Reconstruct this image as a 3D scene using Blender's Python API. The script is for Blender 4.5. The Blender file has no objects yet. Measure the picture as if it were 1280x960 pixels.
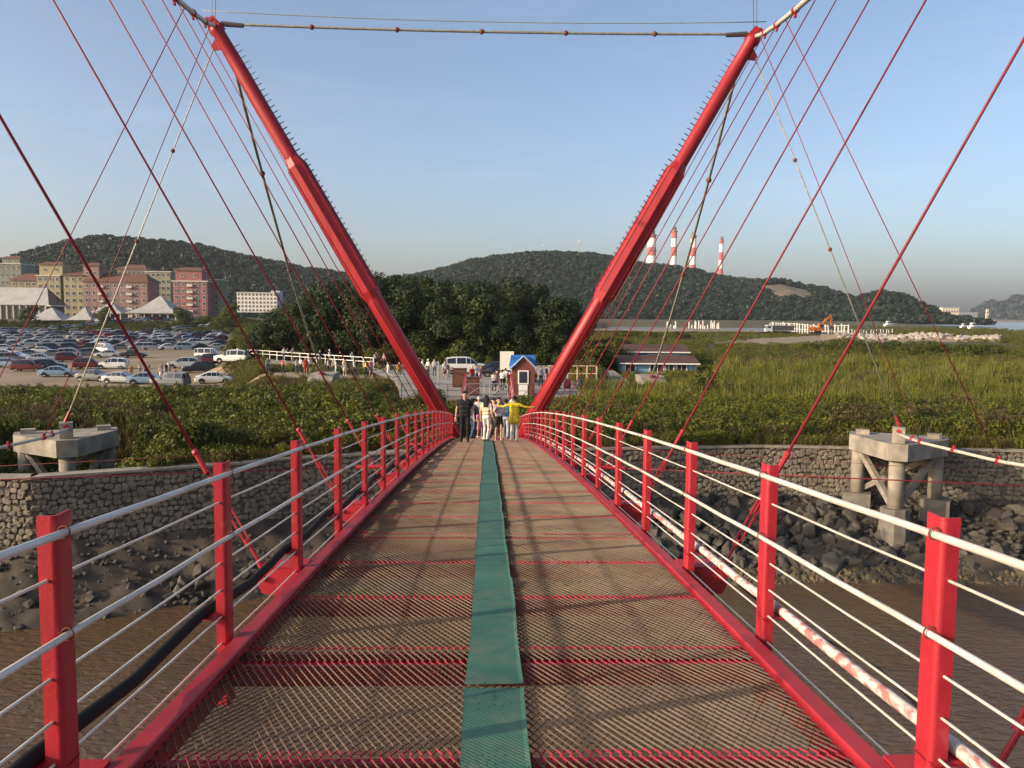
import bpy, math, random
import numpy as np
from mathutils import Vector, Matrix, Euler, noise as mnoise

R = math.radians
random.seed(7)
RNG = np.random.default_rng(11)
S = bpy.context.scene
C = S.collection

# ------------------------------------------------------------------ camera, world, sun, exposure
CAM_Z = 12.0                       # the lens is 12 m above datum; river level is 0.5
FPX = 1050.0                       # focal length in pixels of the 1280 px wide photograph
cam_data = bpy.data.cameras.new("camera")
cam = bpy.data.objects.new("camera", cam_data)
C.objects.link(cam)
cam_data.sensor_width = 36.0
cam_data.lens = 36.0 * FPX / 1280.0
cam_data.clip_start = 0.05
cam_data.clip_end = 12000.0
YAW, PITCH, ROLL = math.atan(31 / FPX), math.atan(90 / FPX), R(0.55)
CAM_ROT = (Matrix.Rotation(-YAW, 4, 'Z') @ Matrix.Rotation(R(90) - PITCH, 4, 'X') @ Matrix.Rotation(ROLL, 4, 'Z'))
CAM_LOC = Vector((-0.07, 0.0, CAM_Z))
cam.matrix_world = Matrix.Translation(CAM_LOC) @ CAM_ROT
S.camera = cam

SUN_EL = R(19.0)
SUN_AZ = math.atan2(-0.93, -0.36)  # clockwise from +Y
world = bpy.data.worlds.new("World")
S.world = world
world.use_nodes = True
wn = world.node_tree.nodes
wl = world.node_tree.links
wn.clear()
w_out = wn.new("ShaderNodeOutputWorld")
w_bg = wn.new("ShaderNodeBackground")
w_sky = wn.new("ShaderNodeTexSky")
w_sky.sky_type = 'NISHITA'
w_sky.sun_disc = False
w_sky.sun_elevation = SUN_EL
w_sky.sun_rotation = SUN_AZ
w_sky.air_density = 0.75
w_sky.dust_density = 3.3
w_sky.ozone_density = 1.0
w_bg.inputs[1].default_value = 0.15
# a few thin high wisps over the whole sky
w_tc = wn.new("ShaderNodeTexCoord")
w_mp = wn.new("ShaderNodeMapping")
w_mp.inputs["Scale"].default_value = (1.6, 1.6, 9.0)
w_mp.inputs["Location"].default_value = (0.3, 0.7, 0.2)
w_nz = wn.new("ShaderNodeTexNoise")
w_nz.inputs["Scale"].default_value = 2.1
w_nz.inputs["Detail"].default_value = 7.0
w_nz.inputs["Roughness"].default_value = 0.62
w_mr = wn.new("ShaderNodeMapRange")
w_mr.inputs[1].default_value, w_mr.inputs[2].default_value, w_mr.inputs[4].default_value = 0.55, 0.80, 0.35
w_mx = wn.new("ShaderNodeMix")
w_mx.data_type = 'RGBA'
w_mx.blend_type = 'ADD'
w_mx.inputs[7].default_value = (0.75, 0.62, 0.58, 1)
wl.new(w_tc.outputs["Generated"], w_mp.inputs[0])
wl.new(w_mp.outputs[0], w_nz.inputs["Vector"])
wl.new(w_nz.outputs[0], w_mr.inputs[0])
wl.new(w_mr.outputs[0], w_mx.inputs[0])
wl.new(w_sky.outputs[0], w_mx.inputs[6])
wl.new(w_mx.outputs[2], w_bg.inputs[0])
wl.new(w_bg.outputs[0], w_out.inputs[0])

sun_data = bpy.data.lights.new("sun", 'SUN')
sun_data.energy = 3.3
sun_data.angle = R(0.6)
sun_data.color = (1.0, 0.80, 0.56)
sun = bpy.data.objects.new("sun", sun_data)
C.objects.link(sun)
SUN_DIR = Vector((math.sin(SUN_AZ) * math.cos(SUN_EL), math.cos(SUN_AZ) * math.cos(SUN_EL), math.sin(SUN_EL)))
sun.rotation_euler = SUN_DIR.to_track_quat('Z', 'Y').to_euler()
sun.location = SUN_DIR * 200

S.view_settings.view_transform = 'Standard'
S.view_settings.look = 'None'
S.view_settings.exposure = 0.68
S.view_settings.gamma = 1.0
S.render.engine = 'CYCLES'
S.cycles.max_bounces = 6
S.cycles.diffuse_bounces = 2
S.cycles.glossy_bounces = 2
S.cycles.transmission_bounces = 3
S.cycles.transparent_max_bounces = 6
S.cycles.volume_bounces = 0
S.cycles.caustics_reflective = False
S.cycles.caustics_refractive = False
S.cycles.use_denoising = True


def at(px, py, dist):
    """The world point on the ray of a photo pixel (1280 x 960) at forward distance dist (world y)."""
    d = CAM_ROT.to_3x3() @ Vector(((px - 640) / FPX, (480 - py) / FPX, -1.0))
    return CAM_LOC + d * (dist / d.y)


def on_level(px, py, z):
    d = CAM_ROT.to_3x3() @ Vector(((px - 640) / FPX, (480 - py) / FPX, -1.0))
    return CAM_LOC + d * ((z - CAM_Z) / d.z)


# ------------------------------------------------------------------ material helpers
MATS = {}


def mat(name, col, rough=0.6, col2=None, nscale=6.0, namt=0.5, bump=0.0, bscale=40.0, metal=0.0, spec=0.4,
        coords='Object', detail=4.0, stretch=None, ramp=(0.35, 0.65), extra=None):
    if name in MATS:
        return MATS[name]
    m = bpy.data.materials.new(name)
    m.use_nodes = True
    nt = m.node_tree
    b = nt.nodes["Principled BSDF"]
    b.inputs["Roughness"].default_value = rough
    b.inputs["Metallic"].default_value = metal
    b.inputs["Specular IOR Level"].default_value = spec
    b.inputs["Base Color"].default_value = (*col, 1)
    tc = nt.nodes.new("ShaderNodeTexCoord")
    src = tc.outputs[coords] if coords != 'World' else None
    if coords == 'World':
        g = nt.nodes.new("ShaderNodeNewGeometry")
        src = g.outputs["Position"]
    if stretch:
        mp = nt.nodes.new("ShaderNodeMapping")
        mp.inputs["Scale"].default_value = stretch
        nt.links.new(src, mp.inputs[0])
        src = mp.outputs[0]
    if col2 is not None:
        n = nt.nodes.new("ShaderNodeTexNoise")
        n.inputs["Scale"].default_value = nscale
        n.inputs["Detail"].default_value = detail
        nt.links.new(src, n.inputs["Vector"])
        rp = nt.nodes.new("ShaderNodeMapRange")
        rp.inputs[1].default_value = ramp[0]
        rp.inputs[2].default_value = ramp[1]
        rp.inputs[4].default_value = namt * 2 if namt <= 0.5 else 1.0
        nt.links.new(n.outputs[0], rp.inputs[0])
        mx = nt.nodes.new("ShaderNodeMix")
        mx.data_type = 'RGBA'
        mx.inputs[6].default_value = (*col, 1)
        mx.inputs[7].default_value = (*col2, 1)
        nt.links.new(rp.outputs[0], mx.inputs[0])
        nt.links.new(mx.outputs[2], b.inputs["Base Color"])
    if bump > 0:
        n2 = nt.nodes.new("ShaderNodeTexNoise")
        n2.inputs["Scale"].default_value = bscale
        n2.inputs["Detail"].default_value = 5.0
        nt.links.new(src, n2.inputs["Vector"])
        bp = nt.nodes.new("ShaderNodeBump")
        bp.inputs["Strength"].default_value = min(bump, 1.0)
        bp.inputs["Distance"].default_value = 0.02 if bump <= 1 else 0.02 * bump
        nt.links.new(n2.outputs[0], bp.inputs["Height"])
        nt.links.new(bp.outputs[0], b.inputs["Normal"])
    if extra:
        extra(nt, b, src)
    MATS[name] = m
    return m


def leaf_mat(name, col, col2, rough=0.55, trans=0.25):
    """foliage: colour differs from plant to plant and from clump to clump, a little light passes through"""
    if name in MATS:
        return MATS[name]
    m = bpy.data.materials.new(name)
    m.use_nodes = True
    nt = m.node_tree
    b = nt.nodes["Principled BSDF"]
    b.inputs["Roughness"].default_value = rough
    b.inputs["Specular IOR Level"].default_value = 0.25
    g = nt.nodes.new("ShaderNodeNewGeometry")
    n = nt.nodes.new("ShaderNodeTexNoise")
    n.inputs["Scale"].default_value = 0.35
    n.inputs["Detail"].default_value = 6.0
    nt.links.new(g.outputs["Position"], n.inputs["Vector"])
    oi = nt.nodes.new("ShaderNodeObjectInfo")
    ma = nt.nodes.new("ShaderNodeMath")
    ma.operation = 'MULTIPLY_ADD'
    ma.inputs[1].default_value = 0.35
    nt.links.new(oi.outputs["Random"], ma.inputs[0])
    nt.links.new(n.outputs[0], ma.inputs[2])
    rp = nt.nodes.new("ShaderNodeMapRange")
    rp.inputs[1].default_value = 0.4
    rp.inputs[2].default_value = 0.95
    nt.links.new(ma.outputs[0], rp.inputs[0])
    mx = nt.nodes.new("ShaderNodeMix")
    mx.data_type = 'RGBA'
    mx.inputs[6].default_value = (*col, 1)
    mx.inputs[7].default_value = (*col2, 1)
    nt.links.new(rp.outputs[0], mx.inputs[0])
    nt.links.new(mx.outputs[2], b.inputs["Base Color"])
    t = nt.nodes.new("ShaderNodeBsdfTranslucent")
    nt.links.new(mx.outputs[2], t.inputs[0])
    ms = nt.nodes.new("ShaderNodeMixShader")
    ms.inputs[0].default_value = trans
    out = nt.nodes["Material Output"]
    nt.links.new(b.outputs[0], ms.inputs[1])
    nt.links.new(t.outputs[0], ms.inputs[2])
    nt.links.new(ms.outputs[0], out.inputs[0])
    MATS[name] = m
    return m


def wear_extra(nt, b, src):
    """rust specks, chips and rain streaks in the paint"""
    g = nt.nodes.new("ShaderNodeNewGeometry")
    prev = b.inputs["Base Color"].links[0].from_socket
    for scl, st, lo, hi, col, amt in ((38.0, (1, 1, 1), .70, .74, (0.13, 0.045, 0.025), .85), (5.0, (4, 4, .5), .56, .78, (0.30, 0.035, 0.035), .55), (9.0, (1, 1, 1), .62, .85, (0.62, 0.16, 0.16), .35)):
        mp = nt.nodes.new("ShaderNodeMapping")
        mp.inputs["Scale"].default_value = st
        nt.links.new(g.outputs["Position"], mp.inputs[0])
        n = nt.nodes.new("ShaderNodeTexNoise")
        n.inputs["Scale"].default_value = scl
        n.inputs["Detail"].default_value = 6
        nt.links.new(mp.outputs[0], n.inputs["Vector"])
        r = nt.nodes.new("ShaderNodeMapRange")
        r.inputs[1].default_value, r.inputs[2].default_value, r.inputs[4].default_value = lo, hi, amt
        nt.links.new(n.outputs[0], r.inputs[0])
        mx = nt.nodes.new("ShaderNodeMix")
        mx.data_type = 'RGBA'
        nt.links.new(r.outputs[0], mx.inputs[0])
        nt.links.new(prev, mx.inputs[6])
        mx.inputs[7].default_value = (*col, 1)
        prev = mx.outputs[2]
    nt.links.new(prev, b.inputs["Base Color"])


RED = mat("red_paint", (0.40, 0.019, 0.032), 0.48, (0.30, 0.015, 0.024), 5.0, 0.5, 0.10, 70, spec=0.4, extra=wear_extra)
RED_T = mat("red_tower_paint", (0.34, 0.015, 0.022), 0.45, (0.27, 0.013, 0.017), 0.9, 0.5, 0.05, 30, stretch=(3, 3, .5))
RED_C = mat("red_sheathed_cable", (0.19, 0.014, 0.024), 0.5)
ROPE = mat("galvanised_rope", (0.62, 0.57, 0.47), 0.5, (0.45, 0.41, 0.33), 14, 0.5, 0.35, 220)
ROPE_D = mat("weathered_rope", (0.30, 0.30, 0.25), 0.6, (0.20, 0.20, 0.17), 6, 0.5)
STEEL = mat("dark_steel", (0.07, 0.06, 0.06), 0.5)
RUST = mat("rust_clamp", (0.16, 0.05, 0.03), 0.8)
CONC = mat("concrete", (0.33, 0.295, 0.235), 0.85, (0.19, 0.17, 0.138), 1.6, 0.5, 0.5, 14, detail=8)
CONC_D = mat("wet_concrete", (0.20, 0.18, 0.15), 0.8, (0.12, 0.11, 0.09), 1.5, 0.5, 0.5, 12, detail=8)
STONE = mat("wall_stone", (0.215, 0.18, 0.135), 0.85, (0.12, 0.105, 0.085), 2.2, 0.5, 0.8, 10, coords='World', detail=8)
MORTAR = mat("wall_mortar", (0.13, 0.11, 0.085), 0.9, (0.085, 0.072, 0.058), 3.0, 0.5, 0.6, 20)
ROCK = mat("riprap_rock", (0.085, 0.075, 0.06), 0.8, (0.04, 0.036, 0.03), 1.3, 0.5, 0.9, 6, coords='World', detail=9)
ROCK_P = mat("pale_rubble", (0.40, 0.36, 0.30), 0.9, (0.25, 0.22, 0.18), 0.6, 0.5, 0.5, 5, coords='World')
WHITE = mat("white_paint", (0.78, 0.76, 0.72), 0.5)
BLACK = mat("black_rubber", (0.011, 0.011, 0.012), 0.8, spec=0.15)
GLASS = mat("dark_window_glass", (0.035, 0.045, 0.055), 0.12, spec=0.6)
RAILB = mat("black_rail", (0.03, 0.03, 0.033), 0.5)
GALV = mat("galvanised_tube", (0.42, 0.43, 0.43), 0.45, metal=0.4)


# ------------------------------------------------------------------ mesh helpers
class MB:
    """collects shapes; build() links them as ONE mesh object"""

    def __init__(self):
        self.v, self.f, self.m = [], [], []

    def add(self, vs, fs, mi=0):
        o = len(self.v)
        self.v.extend(tuple(p) for p in vs)
        self.f.extend(tuple(i + o for i in q) for q in fs)
        self.m.extend([mi] * len(fs))
        return self

    def box(self, c, s, mi=0, rot=None, taper=1.0):
        hx, hy, hz = s[0] / 2, s[1] / 2, s[2] / 2
        vs = []
        for z, k in ((-hz, 1.0), (hz, taper)):
            for x, y in ((-hx, -hy), (hx, -hy), (hx, hy), (-hx, hy)):
                p = Vector((x * k, y * k, z))
                if rot is not None:
                    p = rot @ p
                vs.append((p[0] + c[0], p[1] + c[1], p[2] + c[2]))
        return self.add(vs, [(3, 2, 1, 0), (4, 5, 6, 7), (0, 1, 5, 4), (1, 2, 6, 5), (2, 3, 7, 6), (3, 0, 4, 7)], mi)

    def beam(self, a, b, w, h, mi=0, up=(0, 0, 1)):
        a, b = Vector(a), Vector(b)
        d = (b - a).normalized()
        s = d.cross(Vector(up))
        if s.length < 1e-4:
            s = d.cross(Vector((1, 0, 0)))
        s.normalize()
        u = s.cross(d)
        vs = [p + s * sx * w / 2 + u * su * h / 2 for p in (a, b) for sx, su in ((-1, -1), (1, -1), (1, 1), (-1, 1))]
        return self.add(vs, [(3, 2, 1, 0), (4, 5, 6, 7), (0, 1, 5, 4), (1, 2, 6, 5), (2, 3, 7, 6), (3, 0, 4, 7)], mi)

    def tube(self, pts, r, n=8, mi=0, caps=True):
        pts = [Vector(p) for p in pts]
        rs = r if isinstance(r, (list, tuple)) else [r] * len(pts)
        vs, fs = [], []
        t0 = (pts[1] - pts[0]).normalized()
        ref = Vector((0, 0, 1)) if abs(t0.z) < 0.9 else Vector((1, 0, 0))
        u = t0.cross(ref).normalized()
        for i, p in enumerate(pts):
            t = (pts[min(i + 1, len(pts) - 1)] - pts[max(i - 1, 0)]).normalized()
            u = (u - t * u.dot(t)).normalized()
            w = t.cross(u)
            for k in range(n):
                a = 2 * math.pi * k / n
                vs.append(p + (u * math.cos(a) + w * math.sin(a)) * rs[i])
        for i in range(len(pts) - 1):
            for k in range(n):
                fs.append((i * n + k, i * n + (k + 1) % n, (i + 1) * n + (k + 1) % n, (i + 1) * n + k))
        if caps:
            fs.append(tuple(reversed(range(n))))
            fs.append(tuple(range((len(pts) - 1) * n, len(pts) * n)))
        return self.add(vs, fs, mi)

    def prism(self, poly, axis_a, axis_b, extr, origin=(0, 0, 0), mi=0):
        """2-D polygon on axes a, b pushed along extr"""
        a, b, e, o = Vector(axis_a), Vector(axis_b), Vector(extr), Vector(origin)
        n = len(poly)
        vs = [o + a * p[0] + b * p[1] for p in poly] + [o + a * p[0] + b * p[1] + e for p in poly]
        fs = [tuple(reversed(range(n))), tuple(range(n, 2 * n))]
        fs += [(i, (i + 1) % n, n + (i + 1) % n, n + i) for i in range(n)]
        return self.add(vs, fs, mi)

    def ball(self, c, r, mi=0, n=8, m=6):
        rx, ry, rz = r if isinstance(r, (tuple, list)) else (r, r, r)
        vs = [(c[0], c[1], c[2] - rz)]
        for i in range(1, m):
            ph = math.pi * i / m - math.pi / 2
            for k in range(n):
                th = 2 * math.pi * k / n
                vs.append((c[0] + rx * math.cos(ph) * math.cos(th), c[1] + ry * math.cos(ph) * math.sin(th), c[2] + rz * math.sin(ph)))
        vs.append((c[0], c[1], c[2] + rz))
        fs = [(0, 1 + (k + 1) % n, 1 + k) for k in range(n)]
        for i in range(m - 2):
            for k in range(n):
                a, b2 = 1 + i * n, 1 + (i + 1) * n
                fs.append((a + k, a + (k + 1) % n, b2 + (k + 1) % n, b2 + k))
        t = len(vs) - 1
        a = 1 + (m - 2) * n
        fs += [(a + k, a + (k + 1) % n, t) for k in range(n)]
        return self.add(vs, fs, mi)

    def mesh(self, name, mats, smooth=False):
        me = bpy.data.meshes.new(name)
        me.from_pydata([tuple(p) for p in self.v], [], self.f)
        for m in (mats if isinstance(mats, (list, tuple)) else [mats]):
            me.materials.append(m)
        if any(self.m):
            me.polygons.foreach_set("material_index", self.m)
        if smooth:
            me.polygons.foreach_set("use_smooth", [True] * len(me.polygons))
        me.update()
        return me

    def build(self, name, mats, parent=None, smooth=False, loc=None, rz=0.0):
        return link(name, self.mesh(name, mats, smooth), parent, loc, rz)


def link(name, me, parent=None, loc=None, rz=0.0):
    o = bpy.data.objects.new(name, me)
    C.objects.link(o)
    if parent is not None:
        o.parent = parent
    if loc is not None:
        o.location = loc
    if rz:
        o.rotation_euler = (0, 0, rz)
    return o


def np_mesh(name, verts, faces, mats, smooth=False, mi=None):
    me = bpy.data.meshes.new(name)
    verts = np.asarray(verts, dtype=np.float64)
    faces = np.asarray(faces, dtype=np.int32)
    k = faces.shape[1]
    me.vertices.add(len(verts))
    me.vertices.foreach_set("co", verts.ravel())
    me.loops.add(faces.size)
    me.loops.foreach_set("vertex_index", faces.ravel())
    me.polygons.add(len(faces))
    me.polygons.foreach_set("loop_start", np.arange(0, faces.size, k, dtype=np.int32))
    me.polygons.foreach_set("loop_total", np.full(len(faces), k, dtype=np.int32))
    for m in (mats if isinstance(mats, (list, tuple)) else [mats]):
        me.materials.append(m)
    if mi is not None:
        me.polygons.foreach_set("material_index", np.asarray(mi, dtype=np.int32))
    if smooth:
        me.polygons.foreach_set("use_smooth", np.ones(len(faces), dtype=bool))
    me.update(calc_edges=True)
    return me


def tag(o, label=None, cat=None, group=None, kind=None):
    if label:
        o["label"] = label
    if cat:
        o["category"] = cat
    if group:
        o["group"] = group
    if kind:
        o["kind"] = kind
    return o


def empty(name, loc=(0, 0, 0), rz=0.0):
    o = bpy.data.objects.new(name, None)
    C.objects.link(o)
    o.empty_display_size = 0.3
    o.location = loc
    o.rotation_euler = (0, 0, rz)
    return o


KIDS = {}


def copy_tree(o, parent=None):
    c = o.copy()
    C.objects.link(c)
    c.parent = parent
    for ch in list(o.children):
        copy_tree(ch, c)
    return c


def sstep(a, b, x):
    t = np.clip((np.asarray(x, dtype=float) - a) / (b - a), 0, 1)
    return t * t * (3 - 2 * t)


def vnoise(x, y, s, seed=0.0):
    """cheap smooth 2-D noise by summed sines, numpy friendly, about -1..1"""
    x, y = np.asarray(x) * s, np.asarray(y) * s
    return (np.sin(x * 1.7 + 1.3 * np.sin(y * 1.1 + seed) + seed) + np.sin(y * 1.9 + 1.7 * np.sin(x * 0.8 - seed) + 2 * seed)
            + 0.6 * np.sin((x + y) * 2.7 + seed * 3) + 0.6 * np.sin((x - y) * 3.1 - seed)) / 3.2


# ------------------------------------------------------------------ the lie of the land
LAND, LOT, WATER, PLAT = 5.3, 2.8, 0.5, 5.8
WX = [-200, -18.05, -18.0, -10.8, -8.6, -3.0, 3.5, 14.0, 26.0, 60, 200]
WY = [33.2, 33.2, 33.2, 36.6, 38.0, 40.0, 40.6, 42.0, 41.0, 38, 30]


def wall_y(x):
    return np.interp(x, WX, WY)


def ground_z(x, y):
    x, y = np.asarray(x, dtype=float), np.asarray(y, dtype=float)
    a = x / np.maximum(y, 1.0)
    z = np.full(x.shape, LAND)
    sh = 0.030 * sstep(104, 111, y) * sstep(150, 130, y)
    side = sstep(-0.262, -0.31, a + sh)
    z = z - side * sstep(50, 96, y) * (LAND - LOT) + side * sstep(318, 350, y) * (7.0 - LOT)
    rough = 0.16 * vnoise(x, y, 0.16, 1.0) + 0.08 * vnoise(x, y, 0.6, 4.0)
    z = z - 1.6 * sstep(-26, -23.5, x) * sstep(-13.5, -16, x) * sstep(33.6, 34.6, y) * sstep(46, 41.5, y)
    flat = side * sstep(90, 98, y)
    flat = np.maximum(flat, (np.abs(x) < 17) * (y > 55) * (y < 110) * 1.0)
    z = z + rough * (1 - flat)
    # sand works: slight mounds
    right = sstep(0.16, 0.22, a)
    z = z + right * sstep(90, 140, y) * (0.5 * vnoise(x, y, 0.035, 2.0))
    # tidal inlet and sea
    inlet = sstep(0.125, 0.15, a) * sstep(0.40, 0.36, a) * sstep(330, 350, y) * sstep(720, 690, y)
    coast = np.interp(a, [0.40, 0.45, 0.50, 0.56, 0.64, 0.8, 1.3], [1900, 1100, 720, 540, 400, 370, 350])
    sea = sstep(0, 25, y - coast) * sstep(0.40, 0.44, a)
    z = z - np.maximum(inlet, sea) * (LAND + 1.5)
    return z


def make_ground():
    a = np.concatenate([np.linspace(-1.4, -0.62, 40)[:-1], np.linspace(-0.62, 0.70, 260), np.linspace(0.70, 1.4, 36)[1:]])
    d = np.concatenate([np.arange(0, 60, 0.8), np.arange(60, 200, 3.5), np.geomspace(200, 5200, 95)])
    A, Dm = np.meshgrid(a, d)
    X = A * (40 + Dm)
    Y = wall_y(X) + Dm
    Z = ground_z(X, Y)
    Z[0, :] = LAND - 0.02
    V = np.stack([X, Y, Z], -1).reshape(-1, 3)
    n, m = X.shape
    i = np.arange(n * m).reshape(n, m)
    F = np.stack([i[:-1, :-1], i[:-1, 1:], i[1:, 1:], i[1:, :-1]], -1).reshape(-1, 4)

    def extra(nt, b, src):
        pass
    gm = mat("field_soil", (0.06, 0.062, 0.022), 0.9, (0.095, 0.08, 0.04), 0.045, 0.5, 0.8, 2.5, coords='World', detail=10)
    o = link("ground", np_mesh("ground", V, F, gm, True))
    tag(o, kind="structure")


make_ground()


def sheet(name, outline_fn, nu, nv, material, lift=0.03):
    """a paved or sandy sheet that follows the ground: outline_fn(u, v) -> x, y"""
    U, Vv = np.meshgrid(np.linspace(0, 1, nu), np.linspace(0, 1, nv))
    X, Y = outline_fn(U, Vv)
    Z = ground_z(X, Y) + lift
    V = np.stack([X, Y, Z], -1).reshape(-1, 3)
    i = np.arange(nu * nv).reshape(nv, nu)
    F = np.stack([i[:-1, :-1], i[:-1, 1:], i[1:, 1:], i[1:, :-1]], -1).reshape(-1, 4)
    o = link(name, np_mesh(name, V, F, material, True))
    tag(o, kind="structure")
    return o


SAND = mat("packed_sand", (0.28, 0.215, 0.14), 0.95, (0.20, 0.155, 0.10), 0.10, 0.5, 0.5, 3, coords='World', detail=9)
sheet("car_park_ground", lambda u, v: ((-0.72 + 0.405 * u + 0.012 * np.sin(v * 40)) * (99 + 219 * v), 99 + 219 * v), 50, 60,
      mat("car_park_gravel", (0.27, 0.205, 0.135), 0.95, (0.19, 0.145, 0.095), 0.12, 0.5, 0.4, 3, coords='World', detail=9), 0.05)
sheet("sandy_path", lambda u, v: (-33 + 27.5 * u, 81 + 5.5 * v + 5 * (1 - u) ** 2 + 0.4 * np.sin(u * 19)), 40, 8, SAND, 0.10)


def track_fn(u, v):
    a = 0.27 + 0.27 * u
    y = 178 + (30 + 42 * np.sin(u * 2.2)) * v + 6 * np.sin(u * 14 + v * 3)
    return a * y, y


sheet("sand_track", track_fn, 70, 14, SAND, 0.35)
sheet("sand_bank", lambda u, v: ((0.115 + 0.29 * u) * (292 + 30 * v), 292 + 38 * v + 5 * np.sin(u * 17)), 60, 8,
      mat("tidal_sand", (0.27, 0.21, 0.15), 0.9, (0.18, 0.15, 0.11), 0.06, 0.5, coords='World'), 0.5)

# river bank below the walls
def make_bank():
    xs = np.concatenate([np.linspace(-60, -26, 30)[:-1], np.linspace(-26, 32, 290), np.linspace(32, 70, 30)[1:]])
    ts = np.linspace(0, 1, 46)
    X, T = np.meshgrid(xs, ts)
    wy = wall_y(X)
    depth = np.interp(X, [-60, -20, -12, 0, 5, 12, 20, 60], [5.0, 5.5, 6.0, 9.0, 8.5, 9.5, 9.0, 8.0])
    Y = wy + 0.4 - T * depth * 1.6
    Z = 3.1 - (T ** 0.8) * 4.6 * 1.05 + 0.15 * vnoise(X, Y, 1.1, 3.0) + 0.10 * vnoise(X, Y, 3.3, 5.0)
    Z += np.exp(-((T - 0.35) / 0.16) ** 2) * 0.35 * (vnoise(X, Y, 0.5, 9.0))
    Z[0, :] = 3.25
    V = np.stack([X, Y, Z], -1).reshape(-1, 3)
    n, m = X.shape
    i = np.arange(n * m).reshape(n, m)
    F = np.stack([i[:-1, :-1], i[1:, :-1], i[1:, 1:], i[:-1, 1:]], -1).reshape(-1, 4)
    mm = mat("mud_bank", (0.085, 0.065, 0.045), 0.75, (0.042, 0.034, 0.026), 0.5, 0.5, 0.9, 5, coords='World', detail=10)
    o = link("river_bank", np_mesh("river_bank", V, F, mm, True))
    tag(o, kind="structure")


make_bank()


def bank_z(x, y):
    depth = np.interp(x, [-60, -20, -12, 0, 5, 12, 20, 60], [5.0, 5.5, 6.0, 9.0, 8.5, 9.5, 9.0, 8.0])
    T = np.clip((wall_y(x) + 0.4 - y) / (depth * 1.6), 0, 1)
    return 3.1 - T ** 0.8 * 4.83


def water_mat():
    m = bpy.data.materials.new("muddy_water")
    m.use_nodes = True
    nt = m.node_tree
    b = nt.nodes["Principled BSDF"]
    g = nt.nodes.new("ShaderNodeNewGeometry")
    n = nt.nodes.new("ShaderNodeTexNoise")
    n.inputs["Scale"].default_value = 0.35
    n.inputs["Detail"].default_value = 6
    nt.links.new(g.outputs["Position"], n.inputs["Vector"])
    mx = nt.nodes.new("ShaderNodeMix")
    mx.data_type = 'RGBA'
    mx.inputs[6].default_value = (0.075, 0.045, 0.022, 1)
    mx.inputs[7].default_value = (0.125, 0.078, 0.04, 1)
    nt.links.new(n.outputs[0], mx.inputs[0])
    nt.links.new(mx.outputs[2], b.inputs["Base Color"])
    b.inputs["Roughness"].default_value = 0.16
    b.inputs["Specular IOR Level"].default_value = 0.5
    mp = nt.nodes.new("ShaderNodeMapping")
    mp.inputs["Scale"].default_value = (1.0, 1.9, 1.0)
    mp.inputs["Rotation"].default_value = (0, 0, R(28))
    nt.links.new(g.outputs["Position"], mp.inputs[0])
    n2 = nt.nodes.new("ShaderNodeTexNoise")
    n2.inputs["Scale"].default_value = 2.6
    n2.inputs["Detail"].default_value = 5
    n2.inputs["Distortion"].default_value = 0.6
    nt.links.new(mp.outputs[0], n2.inputs["Vector"])
    bp = nt.nodes.new("ShaderNodeBump")
    bp.inputs["Strength"].default_value = 0.75
    bp.inputs["Distance"].default_value = 0.14
    nt.links.new(n2.outputs[0], bp.inputs["Height"])
    nt.links.new(bp.outputs[0], b.inputs["Normal"])
    return m


o = MB().add([(-400, -120, WATER), (400, -120, WATER), (400, 60, WATER), (-400, 60, WATER)], [(0, 1, 2, 3)]).build("river", water_mat())
tag(o, kind="structure")


def sea_mat():
    return mat("sea_water", (0.17, 0.15, 0.125), 0.25, (0.22, 0.20, 0.175), 0.004, 0.5, 1.0, 0.15, coords='World')


o = MB().add([(20, 300, WATER), (9000, 300, WATER), (9000, 9500, WATER), (20, 9500, WATER)], [(0, 1, 2, 3)]).build("sea", sea_mat())
tag(o, kind="structure")


# ------------------------------------------------------------------ hills
HILL = mat("hill_woodland_floor", (0.022, 0.036, 0.018), 0.9, (0.032, 0.042, 0.02), 0.02, 0.5, coords='World')
SCAR = mat("hill_rock_scar", (0.20, 0.15, 0.115), 0.9, (0.12, 0.10, 0.075), 0.05, 0.5, coords='World', detail=8)
WOOD_PTS = []


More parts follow.
